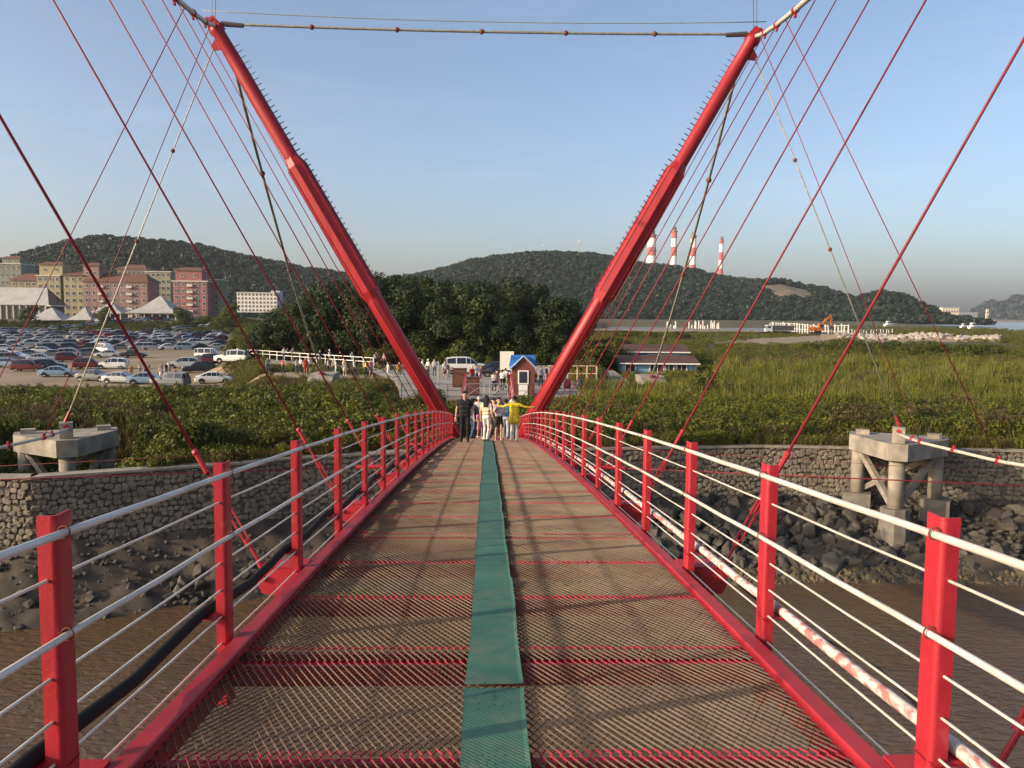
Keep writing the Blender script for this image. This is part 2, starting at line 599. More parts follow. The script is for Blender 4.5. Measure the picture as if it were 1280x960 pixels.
def hill(name, prof, dist, depth, spacing, scar=None):
    px = np.array([p[0] for p in prof], float)
    top = [at(p[0], p[1] + 6.5 * min(1.0, max(0.0, (392 - p[1]) / 30)), dist) for p in prof]
    rx = np.array([p.x for p in top])
    rz = np.array([p.z for p in top])
    nx, ny = 130, 36
    xs = np.linspace(rx[0], rx[-1], nx)
    ridge = np.interp(xs, rx, rz)
    k = np.ones(5) / 5
    ridge = np.concatenate([ridge[:2], np.convolve(ridge, k, 'valid'), ridge[-2:]])
    vs = np.linspace(-1, 1, ny)
    X, T = np.meshgrid(xs, vs)
    H = np.maximum(ridge - 4.0, 0.4)
    Y = dist + T * depth
    prof_t = np.cos(np.clip(T, -1, 1) * math.pi / 2) ** 1.15
    Z = 4.0 + H * prof_t * (1 + 0.10 * vnoise(X, Y, 0.012, 2.0) * (1 - np.abs(T) * 0.2) * (np.abs(T) > 0.08))
    Z -= 1.5 * (np.abs(T) > 0.97)
    V = np.stack([X, Y, Z], -1).reshape(-1, 3)
    i = np.arange(nx * ny).reshape(ny, nx)
    F = np.stack([i[:-1, :-1], i[:-1, 1:], i[1:, 1:], i[1:, :-1]], -1).reshape(-1, 4)
    mi = np.zeros(len(F), int)

    def in_scar(x, y, z):
        if not scar:
            return np.zeros(np.shape(x), bool)
        c0, c1 = at(scar[0], scar[3], dist - depth * 0.6), at(scar[1], scar[2], dist - depth * 0.5)
        w = vnoise(x, z, 0.08, 1.0)
        return (x > c0.x + 14 * w) & (x < c1.x + 16 * w) & (z > c0.z + 5 * w) & (z < c1.z + 7 * w) & (y < dist - depth * 0.2)
    cx, cy, cz = (V[F].mean(1)).T
    mi[in_scar(cx, cy, cz)] = 1
    o = link(name, np_mesh(name, V, F, [HILL, SCAR], True, mi))
    tag(o, kind="structure")
    # wooded cover on the slope that can be seen
    n = int((rx[-1] - rx[0]) * depth * 1.15 / spacing ** 2)
    ux = RNG.uniform(rx[0], rx[-1], n)
    ut = RNG.uniform(-1, 0.15, n)
    hh = np.interp(ux, xs, np.maximum(ridge - 4.0, 0.4))
    uy = dist + ut * depth
    uz = 4.0 + hh * np.cos(ut * math.pi / 2) ** 1.15 * (1 + 0.10 * vnoise(ux, uy, 0.012, 2.0) * (np.abs(ut) > 0.08))
    keep = ~in_scar(ux, uy, uz) & (hh > 2.0)
    WOOD_PTS.append(np.stack([ux, uy, uz, np.full(n, spacing)], -1)[keep])


hill("hill", [(-260, 372), (-120, 352), (-40, 338), (0, 330), (50, 317), (90, 305), (140, 298), (190, 300), (230, 303), (270, 311), (320, 321),
              (370, 331), (430, 340), (500, 352), (580, 372), (640, 392)], 900, 240, 4.6)
hill("hill", [(340, 392), (420, 362), (480, 347), (540, 337), (590, 324), (640, 316), (700, 312), (750, 317), (800, 327), (850, 336),
              (900, 347), (950, 351), (1000, 360), (1050, 378), (1080, 396)], 1250, 330, 5.6)
hill("hill", [(860, 394), (900, 372), (930, 356), (950, 348), (968, 346), (990, 350), (1020, 355), (1050, 364), (1070, 373), (1090, 385), (1112, 397)],
     1100, 130, 5.0, scar=(968, 1022, 354, 373))
hill("hill", [(1040, 396), (1060, 378), (1080, 366), (1105, 361), (1125, 367), (1145, 379), (1160, 391), (1168, 397)], 1000, 70, 5)
hill("hill", [(1215, 397), (1245, 388), (1280, 377), (1330, 366), (1400, 372), (1500, 392)], 3600, 400, 40)

# ------------------------------------------------------------------ plant prototypes (meshes only; drawn by the scatters below)
def blades(n, h, spread, w, lean, seed, mats, mi_top=None):
    rg = np.random.default_rng(seed)
    mb = MB()
    for k in range(n):
        a = rg.uniform(0, 2 * math.pi)
        r = spread * math.sqrt(rg.uniform(0, 1))
        bx, by = r * math.cos(a), r * math.sin(a)
        hh = h * rg.uniform(0.55, 1.1)
        ln = lean * rg.uniform(0.2, 1.3)
        b = a + rg.normal(0, 0.8)
        dx, dy = math.cos(b) * ln, math.sin(b) * ln
        sx, sy = -math.sin(b) * w, math.cos(b) * w
        p0, p1, p2 = (bx, by, -0.1), (bx + dx * .35, by + dy * .35, hh * .6), (bx + dx, by + dy, hh)
        mb.add([(p0[0] - sx, p0[1] - sy, p0[2]), (p0[0] + sx, p0[1] + sy, p0[2]), (p1[0] + sx * .9, p1[1] + sy * .9, p1[2]),
                (p1[0] - sx * .9, p1[1] - sy * .9, p1[2]), p2], [(0, 1, 2, 3), (3, 2, 4)], 0)
        if mi_top is not None and rg.uniform() < 0.22:
            mb.add([(p2[0] - sx * 1.5, p2[1] - sy * 1.5, p2[2] - .12), (p2[0] + sx * 1.5, p2[1] + sy * 1.5, p2[2] - .12), (p2[0] + dx * .1, p2[1], p2[2] + .16)],
                   [(0, 1, 2)], mi_top)
    return mb.mesh("plant", mats)


def leaf_cloud(lobes, n, size, seed, mats, mi_fn=None, flat=0.0):
    """leaf-sized quads spread through and over a set of ellipsoid lobes (x, y, z, rx, ry, rz)"""
    rg = np.random.default_rng(seed)
    L = np.array(lobes, float)
    vol = (L[:, 3] * L[:, 4] * L[:, 5]) ** 0.67
    which = rg.choice(len(L), n, p=vol / vol.sum())
    d = rg.normal(size=(n, 3))
    d /= np.linalg.norm(d, axis=1)[:, None]
    rad = rg.uniform(0.35, 1.0, n) ** 0.42 * (1 + 0.10 * rg.normal(size=n))
    P = L[which, :3] + d * L[which, 3:6] * rad[:, None]
    nrm = d * 0.9 + rg.normal(size=(n, 3)) * 0.55 + np.array([0, 0, 0.35])
    nrm /= np.linalg.norm(nrm, axis=1)[:, None]
    up = rg.normal(size=(n, 3))
    u = np.cross(nrm, up)
    u /= np.linalg.norm(u, axis=1)[:, None]
    v = np.cross(nrm, u)
    s = size * rg.uniform(0.6, 1.4, n)[:, None]
    V = np.stack([P - u * s * .5, P + v * s * .8 - u * s * 0.1, P + u * s * .5, P - v * s * .8 + u * s * 0.1], 1).reshape(-1, 3)
    F = np.arange(n * 4).reshape(n, 4)
    mi = rg.integers(0, len(mats), n) if len(mats) > 1 else np.zeros(n, int)
    return np_mesh("leaves", V, F, mats, False, mi)


G_REED = leaf_mat("reed_green", (0.0938, 0.1175, 0.0084), (0.1933, 0.1889, 0.0167))
G_DARK = leaf_mat("weed_green", (0.0401, 0.0564, 0.0085), (0.0936, 0.0980, 0.0171))
G_OLIVE = leaf_mat("olive_grass", (0.0816, 0.0722, 0.0151), (0.1360, 0.1105, 0.0267))
G_STRAW = leaf_mat("dry_grass", (0.0967, 0.0744, 0.0312), (0.0707, 0.0632, 0.0223))
G_BROWN = leaf_mat("brown_weed", (0.0682, 0.0434, 0.0217), (0.0992, 0.0620, 0.0310))
G_SEED = leaf_mat("pale_seed_head", (0.1240, 0.1054, 0.0496), (0.0868, 0.0775, 0.0310))
G_TREE = leaf_mat("tree_leaf_dark", (0.0135, 0.0255, 0.0075), (0.0338, 0.0510, 0.0120), trans=0.18)
G_TREE2 = leaf_mat("tree_leaf_mid", (0.0225, 0.0375, 0.0090), (0.0488, 0.0638, 0.0150), trans=0.18)
G_HILL = leaf_mat("hill_tree_leaf", (0.016, 0.030, 0.017), (0.024, 0.040, 0.020), trans=0.05)
G_BUSH = leaf_mat("bush_leaf", (0.0532, 0.0734, 0.0089), (0.1209, 0.1250, 0.0163))
BARK = mat("bark", (0.10, 0.075, 0.05), 0.9, (0.06, 0.045, 0.03), 3, 0.5, 0.8, 12)


def proto(me):
    return bpy.data.objects.new(me.name, me)          # never linked: only its mesh is used


P_REED = [proto(blades(46, 1.5, 0.55, 0.022, 0.35, s, [G_REED, G_SEED], 1)) for s in (1, 2, 3)]
P_WEED = [proto(leaf_cloud([(0, 0, .45, .5, .5, .45), (.25, .1, .8, .3, .3, .35), (-.2, -.2, .7, .3, .3, .4)], 300, 0.085, s, [G_DARK, G_BUSH])) for s in (4, 5, 6)]
P_OLIVE = [proto(blades(54, 0.75, 0.55, 0.014, 0.30, s, [G_OLIVE, G_SEED], 1)) for s in (7, 8)] + [proto(blades(54, 0.6, 0.5, 0.014, 0.3, 9, [G_STRAW, G_SEED], 1))]
P_BROWN = [proto(blades(40, 0.9, 0.5, 0.014, 0.35, s, [G_BROWN])) for s in (10, 11)]
P_LEAFY = [proto(leaf_cloud([(0, 0, .55, .30, .30, .55), (.28, .1, .5, .22, .22, .5), (-.24, .2, .6, .22, .22, .55), (.05, -.28, .5, .22, .22, .45)], 200, 0.085, s, [G_REED, G_BUSH])) for s in (31, 32, 33)]
P_RUSTY = [proto(leaf_cloud([(0, 0, .4, .30, .30, .4), (.28, .1, .4, .22, .22, .4), (-.24, .2, .5, .22, .22, .4)], 130, 0.08, s, [G_BROWN, G_OLIVE])) for s in (34, 35)]
P_BUSH = [proto(leaf_cloud([(0, 0, .7, .9, .8, .7), (.5, .2, 1.2, .6, .5, .5), (-.5, -.1, 1.0, .6, .6, .6), (0.1, -.5, .6, .5, .5, .5)], 1100, 0.105, s, [G_BUSH, G_DARK])) for s in (12, 13, 14)]
P_HILL = [proto(leaf_cloud([(0, 0, .45, .55, .55, .5), (.3, .1, .7, .35, .35, .35), (-.25, -.2, .6, .4, .4, .4)], 120, 0.23, s, [G_HILL])) for s in (15, 16, 17)]


def scatter(name, protos, pts, scale, zscale=1.0, label=None, cat=None, seed=1):
    pts = np.asarray(pts, float)
    n = len(pts)
    rg = np.random.default_rng(seed)
    me = bpy.data.meshes.new(name)
    me.vertices.add(n)
    me.vertices.foreach_set("co", pts[:, :3].ravel())
    sc = np.asarray(scale) * np.ones(n)
    scl = np.stack([sc, sc, sc * zscale * rg.uniform(0.8, 1.2, n)], -1)
    rot = np.stack([rg.normal(0, 0.06, n), rg.normal(0, 0.06, n), rg.uniform(0, 6.28, n)], -1)
    a = me.attributes.new("pick", 'INT', 'POINT')
    a.data.foreach_set("value", rg.integers(0, len(protos), n).astype(np.int32))
    a = me.attributes.new("grow", 'FLOAT_VECTOR', 'POINT')
    a.data.foreach_set("vector", scl.ravel())
    a = me.attributes.new("turn", 'FLOAT_VECTOR', 'POINT')
    a.data.foreach_set("vector", rot.ravel())
    ng = bpy.data.node_groups.new(name, 'GeometryNodeTree')
    ng.interface.new_socket("Geometry", in_out='INPUT', socket_type='NodeSocketGeometry')
    ng.interface.new_socket("Geometry", in_out='OUTPUT', socket_type='NodeSocketGeometry')
    N, Lk = ng.nodes, ng.links
    gi, go = N.new("NodeGroupInput"), N.new("NodeGroupOutput")
    iop = N.new("GeometryNodeInstanceOnPoints")
    jn = N.new("GeometryNodeJoinGeometry")
    for p in protos:
        oi = N.new("GeometryNodeObjectInfo")
        oi.inputs["Object"].default_value = p
        oi.inputs["As Instance"].default_value = False
        gti = N.new("GeometryNodeGeometryToInstance")
        Lk.new(oi.outputs["Geometry"], gti.inputs[0])
        Lk.new(gti.outputs[0], jn.inputs[0])
    Lk.new(gi.outputs[0], iop.inputs["Points"])
    Lk.new(jn.outputs[0], iop.inputs["Instance"])
    iop.inputs["Pick Instance"].default_value = True
    for nm, ty, sock in (("pick", 'INT', "Instance Index"), ("turn", 'FLOAT_VECTOR', "Rotation"), ("grow", 'FLOAT_VECTOR', "Scale")):
        na = N.new("GeometryNodeInputNamedAttribute")
        na.data_type = ty
        na.inputs["Name"].default_value = nm
        Lk.new(na.outputs["Attribute"], iop.inputs[sock])
    Lk.new(iop.outputs[0], go.inputs[0])
    o = link(name, me)
    md = o.modifiers.new("scatter", 'NODES')
    md.node_group = ng
    tag(o, label, cat, kind="stuff")
    return o


def area_pts(n, a0, a1, d0, d1, power=1.0):
    """random ground points between two bearings and two distances, denser nearby"""
    a = RNG.uniform(a0, a1, n)
    t = RNG.uniform(0, 1, n) ** power
    y = d0 * (d1 / d0) ** t
    x = a * y
    return x, y


def clear_of_paving(x, y):
    ok = y > wall_y(x) + 0.35
    ok &= ~((np.abs(x - 0.5) < 7.2) & (y > 58.5))                    # plaza
    ok &= ~((x > -33.5) & (x < -5) & (y > 80 + 5 * np.clip((-x - 5.5) / 27.5, 0, 1) ** 2) & (y < 87.5 + 5 * np.clip((-x - 5.5) / 27.5, 0, 1) ** 2))
    ok &= ~((np.abs(x) < 1.7) & (y < 60))                            # under the deck
    ok &= ~((x / y < -0.30) & (y > 97) & (y < 319))                  # car park
    ok &= ~((np.abs(np.abs(x) - 15.2) < 1.6) & (np.abs(y - 78) < 2.2))
    return ok


def plants():
    # bank edge and field nearer than the car park, west of the deck
    x, y = area_pts(15000, -0.95, 0.0, 33, 100, 1.0)
    ok = clear_of_paving(x, y)
    x, y = x[ok], y[ok]
    nz = vnoise(x, y, 0.11, 3.0) + 0.35 * vnoise(x, y, 0.5, 8.0)
    z = ground_z(x, y)
    pier = (np.abs(x + 19.6) < 3.4) & (y < 42.5)
    lowf = np.where(pier, 0.5, np.where(y < wall_y(x) + 2.2, 0.5, 1.0))
    far = np.interp(y, [33, 56, 68, 100], [1.0, 1.0, 0.62, 0.45])
    far = np.where((np.abs(x) < 8.5) & (y > 49), 0.42 * far, far)
    P = np.stack([x, y, z], -1)
    nz = np.where(pier & (y < 37.5), np.nan, nz)
    k = nz > 0.15
    scatter("weed_undergrowth", P_WEED[:2] + P_LEAFY + P_OLIVE[:1], P[k], (0.95 + 0.35 * RNG.uniform(size=k.sum())) * lowf[k] * far[k] * 1.15, 1.0,
            "dark green weeds and low scrub covering the bank before the car park", "scrub", 1)
    k = (nz > -0.45) & (nz <= 0.15)
    scatter("olive_grass", P_LEAFY[:1] + P_OLIVE, P[k], (0.8 + 0.4 * RNG.uniform(size=k.sum())) * lowf[k] * far[k] * 1.1, 1.0,
            "olive and yellow-green tall grass on the bank before the car park", "grass", 2)
    k = nz <= -0.45
    scatter("brown_grass", P_BROWN + P_OLIVE[2:] + P_RUSTY, P[k], (0.8 + 0.4 * RNG.uniform(size=k.sum())) * lowf[k] * far[k], 1.0,
            "reddish brown dried weeds in the bank before the car park", "grass", 3)
    x, y = area_pts(420, -0.62, -0.06, 40, 62, 0.8)
    ok = clear_of_paving(x, y) & ~((x < -12) & (y > 54)) & (vnoise(x, y, 0.09, 5.0) > 0.0) & ~((np.abs(x + 19.2) < 4) & (y < 44))
    x, y = x[ok], y[ok]
    scatter("bank_bushes", P_BUSH, np.stack([x, y, ground_z(x, y) - .1], -1), 0.45 + 0.45 * RNG.uniform(size=len(x)), 0.9,
            "rounded green bushes among the grass of the bank", "bushes", 4)
    # field east of the deck
    x, y = area_pts(17000, 0.03, 0.95, 40, 56, 0.9)
    ok = clear_of_paving(x, y)
    x, y = x[ok], y[ok]
    nz = 1.3 * vnoise(x, y, 0.22, 3.0) + 0.5 * vnoise(x, y, .7, 6.) + (y - 47) * 0.12
    edge = np.where(y < wall_y(x) + 2.0, 0.6, 1.0)
    P = np.stack([x, y, ground_z(x, y)], -1)
    k = nz < -0.2
    scatter("dry_grass", P_OLIVE + P_RUSTY[:1] + P_LEAFY[:1], P[k], (0.7 + 0.4 * RNG.uniform(size=k.sum())) * edge[k], 1.0,
            "olive brown dry grass along the top of the stone wall", "grass", 5)
    k = ~k
    scatter("yellow_grass", P_OLIVE[:2] + P_LEAFY, P[k], (0.75 + 0.4 * RNG.uniform(size=k.sum())) * edge[k], 1.0,
            "yellow-green tall grass in the field behind the stone wall", "grass", 6)
    x, y = area_pts(17000, 0.10, 0.95, 54, 106, 0.9)
    ok = clear_of_paving(x, y)
    x, y = x[ok], y[ok]
    scatter("reed_bed", P_LEAFY[:2] + P_OLIVE[:2] + P_REED[:1], np.stack([x, y, ground_z(x, y)], -1),
            np.where((x / y > .135) & (x / y < .275) & (y > 68), .38, .85) * (0.95 + 0.35 * RNG.uniform(size=len(x))) * (1 + 0.34 * vnoise(x, y, 0.16, 2.0) + .15 * vnoise(x, y, .6, 5.)), 1.0,
            "bright green reeds in a broad bed across the field", "reeds", 7)
    x, y = area_pts(5200, 0.08, 0.95, 43, 120, 0.9)
    ok = clear_of_paving(x, y) & (vnoise(x, y, 0.13, 7.0) + 0.5 * vnoise(x, y, 0.5, 2.0) > 0.45) & ~((x / y > .135) & (x / y < .275) & (y > 66))
    x, y = x[ok], y[ok]
    scatter("tawny_weeds", P_RUSTY + P_BROWN[:1] + P_OLIVE[2:], np.stack([x, y, ground_z(x, y)], -1), 1.15 + 0.5 * RNG.uniform(size=len(x)), 1.1,
            "tawny dried weeds in patches among the field reeds", "weeds", 16)
    x, y = area_pts(15000, 0.10, 0.95, 106, 460, 1.0)
    a = x / y
    tr = (a > 0.26) & (a < 0.56) & (y > 172) & (y < 182 + 76 * np.sin(np.clip((a - 0.27) / 0.27, 0, 1) * 2.2))
    coast = np.interp(a, [0.40, 0.45, 0.50, 0.56, 0.64, 0.8, 1.3], [1900, 1100, 720, 540, 400, 370, 350])
    ok = ~tr & ~((a > 0.11) & (a < 0.41) & (y > 285)) & (y < coast - 12)
    ok &= (vnoise(x, y, 0.03, 6.0) > -0.55)
    x, y = x[ok], y[ok]
    scatter("marsh_grass", P_OLIVE[:2] + P_LEAFY, np.stack([x, y, ground_z(x, y)], -1),
            (0.9 + 0.6 * RNG.uniform(size=len(x))) * np.interp(y, [106, 200, 460], [1.05, 1.05, 1.1]) * (1 + .3 * vnoise(x, y, .05, 1.)), 0.62,
            "rough green marsh grass stretching out towards the sea", "grass", 8)
    x, y = area_pts(900, 0.10, 0.62, 108, 260, 1.0)
    a = x / y
    ok = (vnoise(x, y, 0.04, 1.0) > 0.35) & (y > 120) & ~((a > 0.26) & (a < 0.56) & (y > 172) & (y < 262))
    ok &= ~((x < 26) & (y < 118))
    x, y = x[ok], y[ok]
    scatter("marsh_scrub", P_BUSH, np.stack([x, y, ground_z(x, y) - .2], -1), 1.0 + 0.9 * RNG.uniform(size=len(x)), 0.7,
            "dark scrub scattered over the marsh around the sheds", "scrub", 9)
    # planted slope between the car park and the pavilions
    x, y = area_pts(2600, -0.75, -0.27, 319, 341, 1.0)
    scatter("slope_scrub", P_BUSH, np.stack([x, y, ground_z(x, y) - .2], -1), 0.55 + 0.4 * RNG.uniform(size=len(x)), 0.9,
            "scrubby green slope between the car park and the pavilions", "scrub", 10)
    x, y = area_pts(3800, -0.345, -0.19, 120, 420, 1.0)
    a = x / y
    ok = ~((a < -0.297) & (y < 322)) & ~((x > -38) & (y < 124))
    x, y = x[ok], y[ok]
    scatter("verge_scrub", P_BUSH + P_WEED, np.stack([x, y, ground_z(x, y) - .2], -1), 0.8 + 1.0 * RNG.uniform(size=len(x)), 0.8,
            "low green scrub between the grove and the car park", "scrub", 14)
    x, y = area_pts(900, -0.312, -0.262, 90, 113, 1.0)
    scatter("corner_grass", P_OLIVE + P_LEAFY[:1], np.stack([x, y, ground_z(x, y)], -1), 0.35 + 0.3 * RNG.uniform(size=len(x)), 1.0,
            "short rough grass on the slope at the car park corner", "grass", 15)
    # undergrowth below the grove
    x, y = area_pts(1500, -0.31, 0.16, 97, 122, 1.0)
    ok = ~((np.abs(x - 0.5) < 13) & (y < 103)) & ~((x < -13) & (y < 109 + (-x - 13) * 0.45))
    x, y = x[ok], y[ok]
    scatter("grove_undergrowth", P_BUSH + P_WEED, np.stack([x, y, ground_z(x, y) - .1], -1), 1.0 + 0.9 * RNG.uniform(size=len(x)), 1.0,
            "green undergrowth at the foot of the grove", "undergrowth", 11)
    x, y = area_pts(650, 0.09, 0.26, 60, 100, 1.0)
    ok = clear_of_paving(x, y) & (x > 8.5) & (vnoise(x, y, 0.16, 2.0) > 0.1) & ~((x / y > .14) & (y > 64))
    x, y = x[ok], y[ok]
    scatter("plaza_scrub", P_BUSH + P_WEED, np.stack([x, y, ground_z(x, y) - .1], -1), 0.9 + 0.7 * RNG.uniform(size=len(x)), 1.0,
            "green scrub between the booth plaza and the reed bed", "scrub", 12)
    W = np.concatenate(WOOD_PTS)
    scatter("hill_wood", P_HILL, W[:, :3] - np.array([0, 0, 0.5]) * W[:, 3:4] * 0.3, W[:, 3] * 1.25 * RNG.uniform(0.8, 1.3, len(W)), 0.85,
            "dense dark green woodland covering the hills", "woodland", 13)


plants()

# ------------------------------------------------------------------ the footbridge
END = 60.0


def deck_drop(D):
    if D <= 40:
        return 1.6 + 0.075 * D + 0.0009 * D * D
    t = (D - 40) / (END - 40)
    h0, s0, h1 = 1.6 + 3.0 + 1.44, 0.147, CAM_Z - PLAT
    return h0 + s0 * (END - 40) * (t - 2 * t * t + t ** 3) + (h1 - h0) * (3 * t * t - 2 * t ** 3)


def deck_z(D):
    return CAM_Z - deck_drop(D)


def deck_pitch(D):
    return math.atan((deck_z(D + 0.1) - deck_z(D - 0.1)) / 0.2)


bridge = empty("footbridge", (0, 0, deck_z(0)))
tag(bridge, "red cable-stayed footbridge with leaning pylons, wire railings and open mesh deck", "bridge")
BINV = Vector((0, 0, -deck_z(0)))


def part(mb, name, mats, smooth=False, parent=None):
    """a bridge part drawn in world coordinates"""
    o = mb.build(name, mats, bridge if parent is None else parent, smooth)
    o.matrix_parent_inverse = Matrix.Translation(BINV) if parent is None else Matrix.Identity(4)
    return o


def inst(me, name, loc, rot=(0, 0, 0), parent=None, scale=None):
    o = bpy.data.objects.new(name, me)
    C.objects.link(o)
    o.parent = bridge if parent is None else parent
    if parent is None:
        o.matrix_parent_inverse = Matrix.Translation(BINV)
    o.location = loc
    o.rotation_euler = rot
    if scale:
        o.scale = scale
    return o


HALF = 1.6                          # rail line
PITCH_POST = 1.895
POST_D = [2.94 + PITCH_POST * k for k in range(-4, 31)]
POST_D = [d for d in POST_D if d < END - 0.4]
DS = np.concatenate([np.arange(-7.0, 20, 0.63), np.arange(20, END - .3, 1.26), [END - 0.3]])

# expanded-metal deck panels: vertical-edged strands crossing at 2:1
BAY = 3.78
BEAMS = []
b0 = 4.57 - 3 * BAY
while b0 < END - 4:
    BEAMS += [b0, b0 + 0.20, b0 + 1.39, b0 + 2.59]
    b0 += BAY
BEAMS = [b for b in BEAMS if b > -7]


def mesh_panel_mesh(L, W, seed):
    rg = np.random.default_rng(seed)
    mb = MB()
    sp, th, hh = 0.042, 0.0022, 0.0095
    for sgn in (1, -1):
        k = -int((W / 2 + L / 2) / sp) - 1
        while k * sp < W / 2 + L / 2:
            # line x = k*sp - sgn * y / 2 ... cut to the panel
            c = k * sp + rg.normal(0, 0.0006)
            y0, y1 = -L / 2, L / 2
            f = lambda yy: c - sgn * yy * 0.5
            lim = W / 2
            ya = sorted([(c - lim) * 2 * sgn, (c + lim) * 2 * sgn])
            y0, y1 = max(y0, ya[0]), min(y1, ya[1])
            if y1 - y0 > 0.02:
                dz = rg.normal(0, 0.0010)
                if sgn == 1:
                    mb.beam((f(y0), y0, dz), (f(y1), y1, dz), th, hh)
                else:
                    mb.beam((f(y0), y0, dz - .0045), (f(y1), y1, dz - .0045), 0.0017, 0.006)
            k += 1
    return mb


def strand_extra(nt, b, src):
    src = nt.nodes.new("ShaderNodeTexCoord").outputs["Object"]
    sx = nt.nodes.new("ShaderNodeSeparateXYZ")
    nt.links.new(src, sx.inputs[0])
    ab = nt.nodes.new("ShaderNodeMath")
    ab.operation = 'ABSOLUTE'
    nt.links.new(sx.outputs[1], ab.inputs[0])
    n = nt.nodes.new("ShaderNodeTexNoise")
    n.inputs["Scale"].default_value = 9.0
    nt.links.new(src, n.inputs["Vector"])
    ad = nt.nodes.new("ShaderNodeMath")
    ad.operation = 'MULTIPLY_ADD'
    ad.inputs[1].default_value = 0.07
    nt.links.new(n.outputs[0], ad.inputs[0])
    nt.links.new(ab.outputs[0], ad.inputs[2])
    gt = nt.nodes.new("ShaderNodeMapRange")
    gt.inputs[1].default_value = 0.575
    gt.inputs[2].default_value = 0.60
    nt.links.new(ad.outputs[0], gt.inputs[0])
    prev = b.inputs["Base Color"].links[0].from_socket
    mx = nt.nodes.new("ShaderNodeMix")
    mx.data_type = 'RGBA'
    nt.links.new(gt.outputs[0], mx.inputs[0])
    nt.links.new(prev, mx.inputs[6])
    mx.inputs[7].default_value = (0.31, 0.03, 0.05, 1)
    nt.links.new(mx.outputs[2], b.inputs["Base Color"])


STRAND = mat("worn_mesh_steel", (0.165, 0.130, 0.092), 0.6, (0.10, 0.072, 0.055), 1.7, 0.5, spec=0.3, coords='World', detail=9, extra=strand_extra)
PANEL_MES = [mesh_panel_mesh(1.20, 2.96, s).mesh("mesh_panel", STRAND) for s in (1, 2, 3)]
NARROW = mesh_panel_mesh(0.19, 2.96, 9).mesh("mesh_panel", STRAND)
for k in range(len(BEAMS) - 1):
    a, b = BEAMS[k], BEAMS[k + 1]
    m = (a + b) / 2
    if b - a < 0.4:
        inst(NARROW, "mesh_panel", (0, m, deck_z(m) + 0.008), (deck_pitch(m), 0, 0))
    else:
        inst(PANEL_MES[k % 3], "mesh_panel", (0, m, deck_z(m) + 0.008), (deck_pitch(m), 0, 0), scale=(1, (b - a - 0.004) / 1.20, 1))
beam_me = MB().box((0, 0, -0.06), (2.98, 0.05, 0.10)).box((0, 0, -0.112), (2.98, 0.075, 0.008)).mesh("cross_beam", RED)
for b in BEAMS:
    inst(beam_me, "cross_beam", (0, b, deck_z(b) - 0.004), (deck_pitch(b), 0, 0))

# edge beams: angle along both sides, stringers below
for s in (-1, 1):
    vs, fs = [], []
    for i, D in enumerate(DS):
        z = deck_z(D)
        prof = [(1.455, 0.004), (1.455, 0.050), (1.463, 0.058), (1.548, 0.058), (1.556, 0.050), (1.556, -0.17), (1.51, -0.17), (1.51, 0.004)]
        if s < 0:
            prof = [(-x, zz) for x, zz in reversed(prof)]
        vs += [(x, D, z + zz) for x, zz in prof]
    n = 8
    for i in range(len(DS) - 1):
        for k in range(n):
            fs.append((i * n + k, i * n + (k + 1) % n, (i + 1) * n + (k + 1) % n, (i + 1) * n + k))
    part(MB().add(vs, fs), "edge_beam", RED)

# railing posts: rounded angle, one leg facing the deck, one across
def post_mesh(s):
    h = 1.10 + 0.35
    t = 0.008
    outer = [(0, 0.105), (0, 0.022)] + [(0.022 - 0.022 * math.cos(a), 0.022 - 0.022 * math.sin(a)) for a in np.linspace(0.2, 1.37, 6)] + [(0.022, 0), (0.068, 0)]
    inner = [(0.068, t), (0.024, t)] + [(0.024 - 0.016 * math.cos(a), 0.024 - 0.016 * math.sin(a)) for a in np.linspace(1.37, 0.2, 6)] + [(t, 0.024), (t, 0.105)]
    poly = outer + inner
    n = len(outer)
    poly = [(p[0] - 0.02, p[1]) for p in poly]
    # walls as quads plus top strip
    N = len(poly)
    vs = [(p[0] * s, p[1], z) for z in (-0.35, 1.10) for p in poly]
    fs = [(i, (i + 1) % N, N + (i + 1) % N, N + i) for i in range(N)]
    for i in range(n - 1):
        j = N - 1 - i
        fs.append((N + i, N + i + 1, N + j - 1, N + j))
    if s < 0:
        fs = [tuple(reversed(f)) for f in fs]
    mb = MB().add(vs, fs)
    mb.box((0.055 * s, 0.05, 0.172), (0.15, 0.12, 0.010))           # shelf plate that carries the pipe
    mb.box((0.004 * s, 0.052, 0.20), (0.012, 0.09, 0.05))
    return mb.mesh("railing_post", RED)


POSTS = {s: post_mesh(s) for s in (-1, 1)}
ring_me = MB().tube([(0.0225 * math.cos(a), 0, 0.0225 * math.sin(a)) for a in np.linspace(0, 2 * math.pi, 13)], 0.0035, 5, caps=False).mesh("cable_clip", RUST)
GROW = lambda D: 1.0 + 0.45 * float(sstep(50, END, D))
for D in POST_D:
    for s in (-1, 1):
        po = inst(POSTS[s], "railing_post", (s * HALF, D, deck_z(D)), (0, 0, 0), scale=(1, 1, GROW(D)))
        if D < 26:
            for zz in (1.04, 0.67):
                inst(ring_me, "cable_clip", (-s * 0.040, 0.01, zz), (0, 0, 0), parent=po)

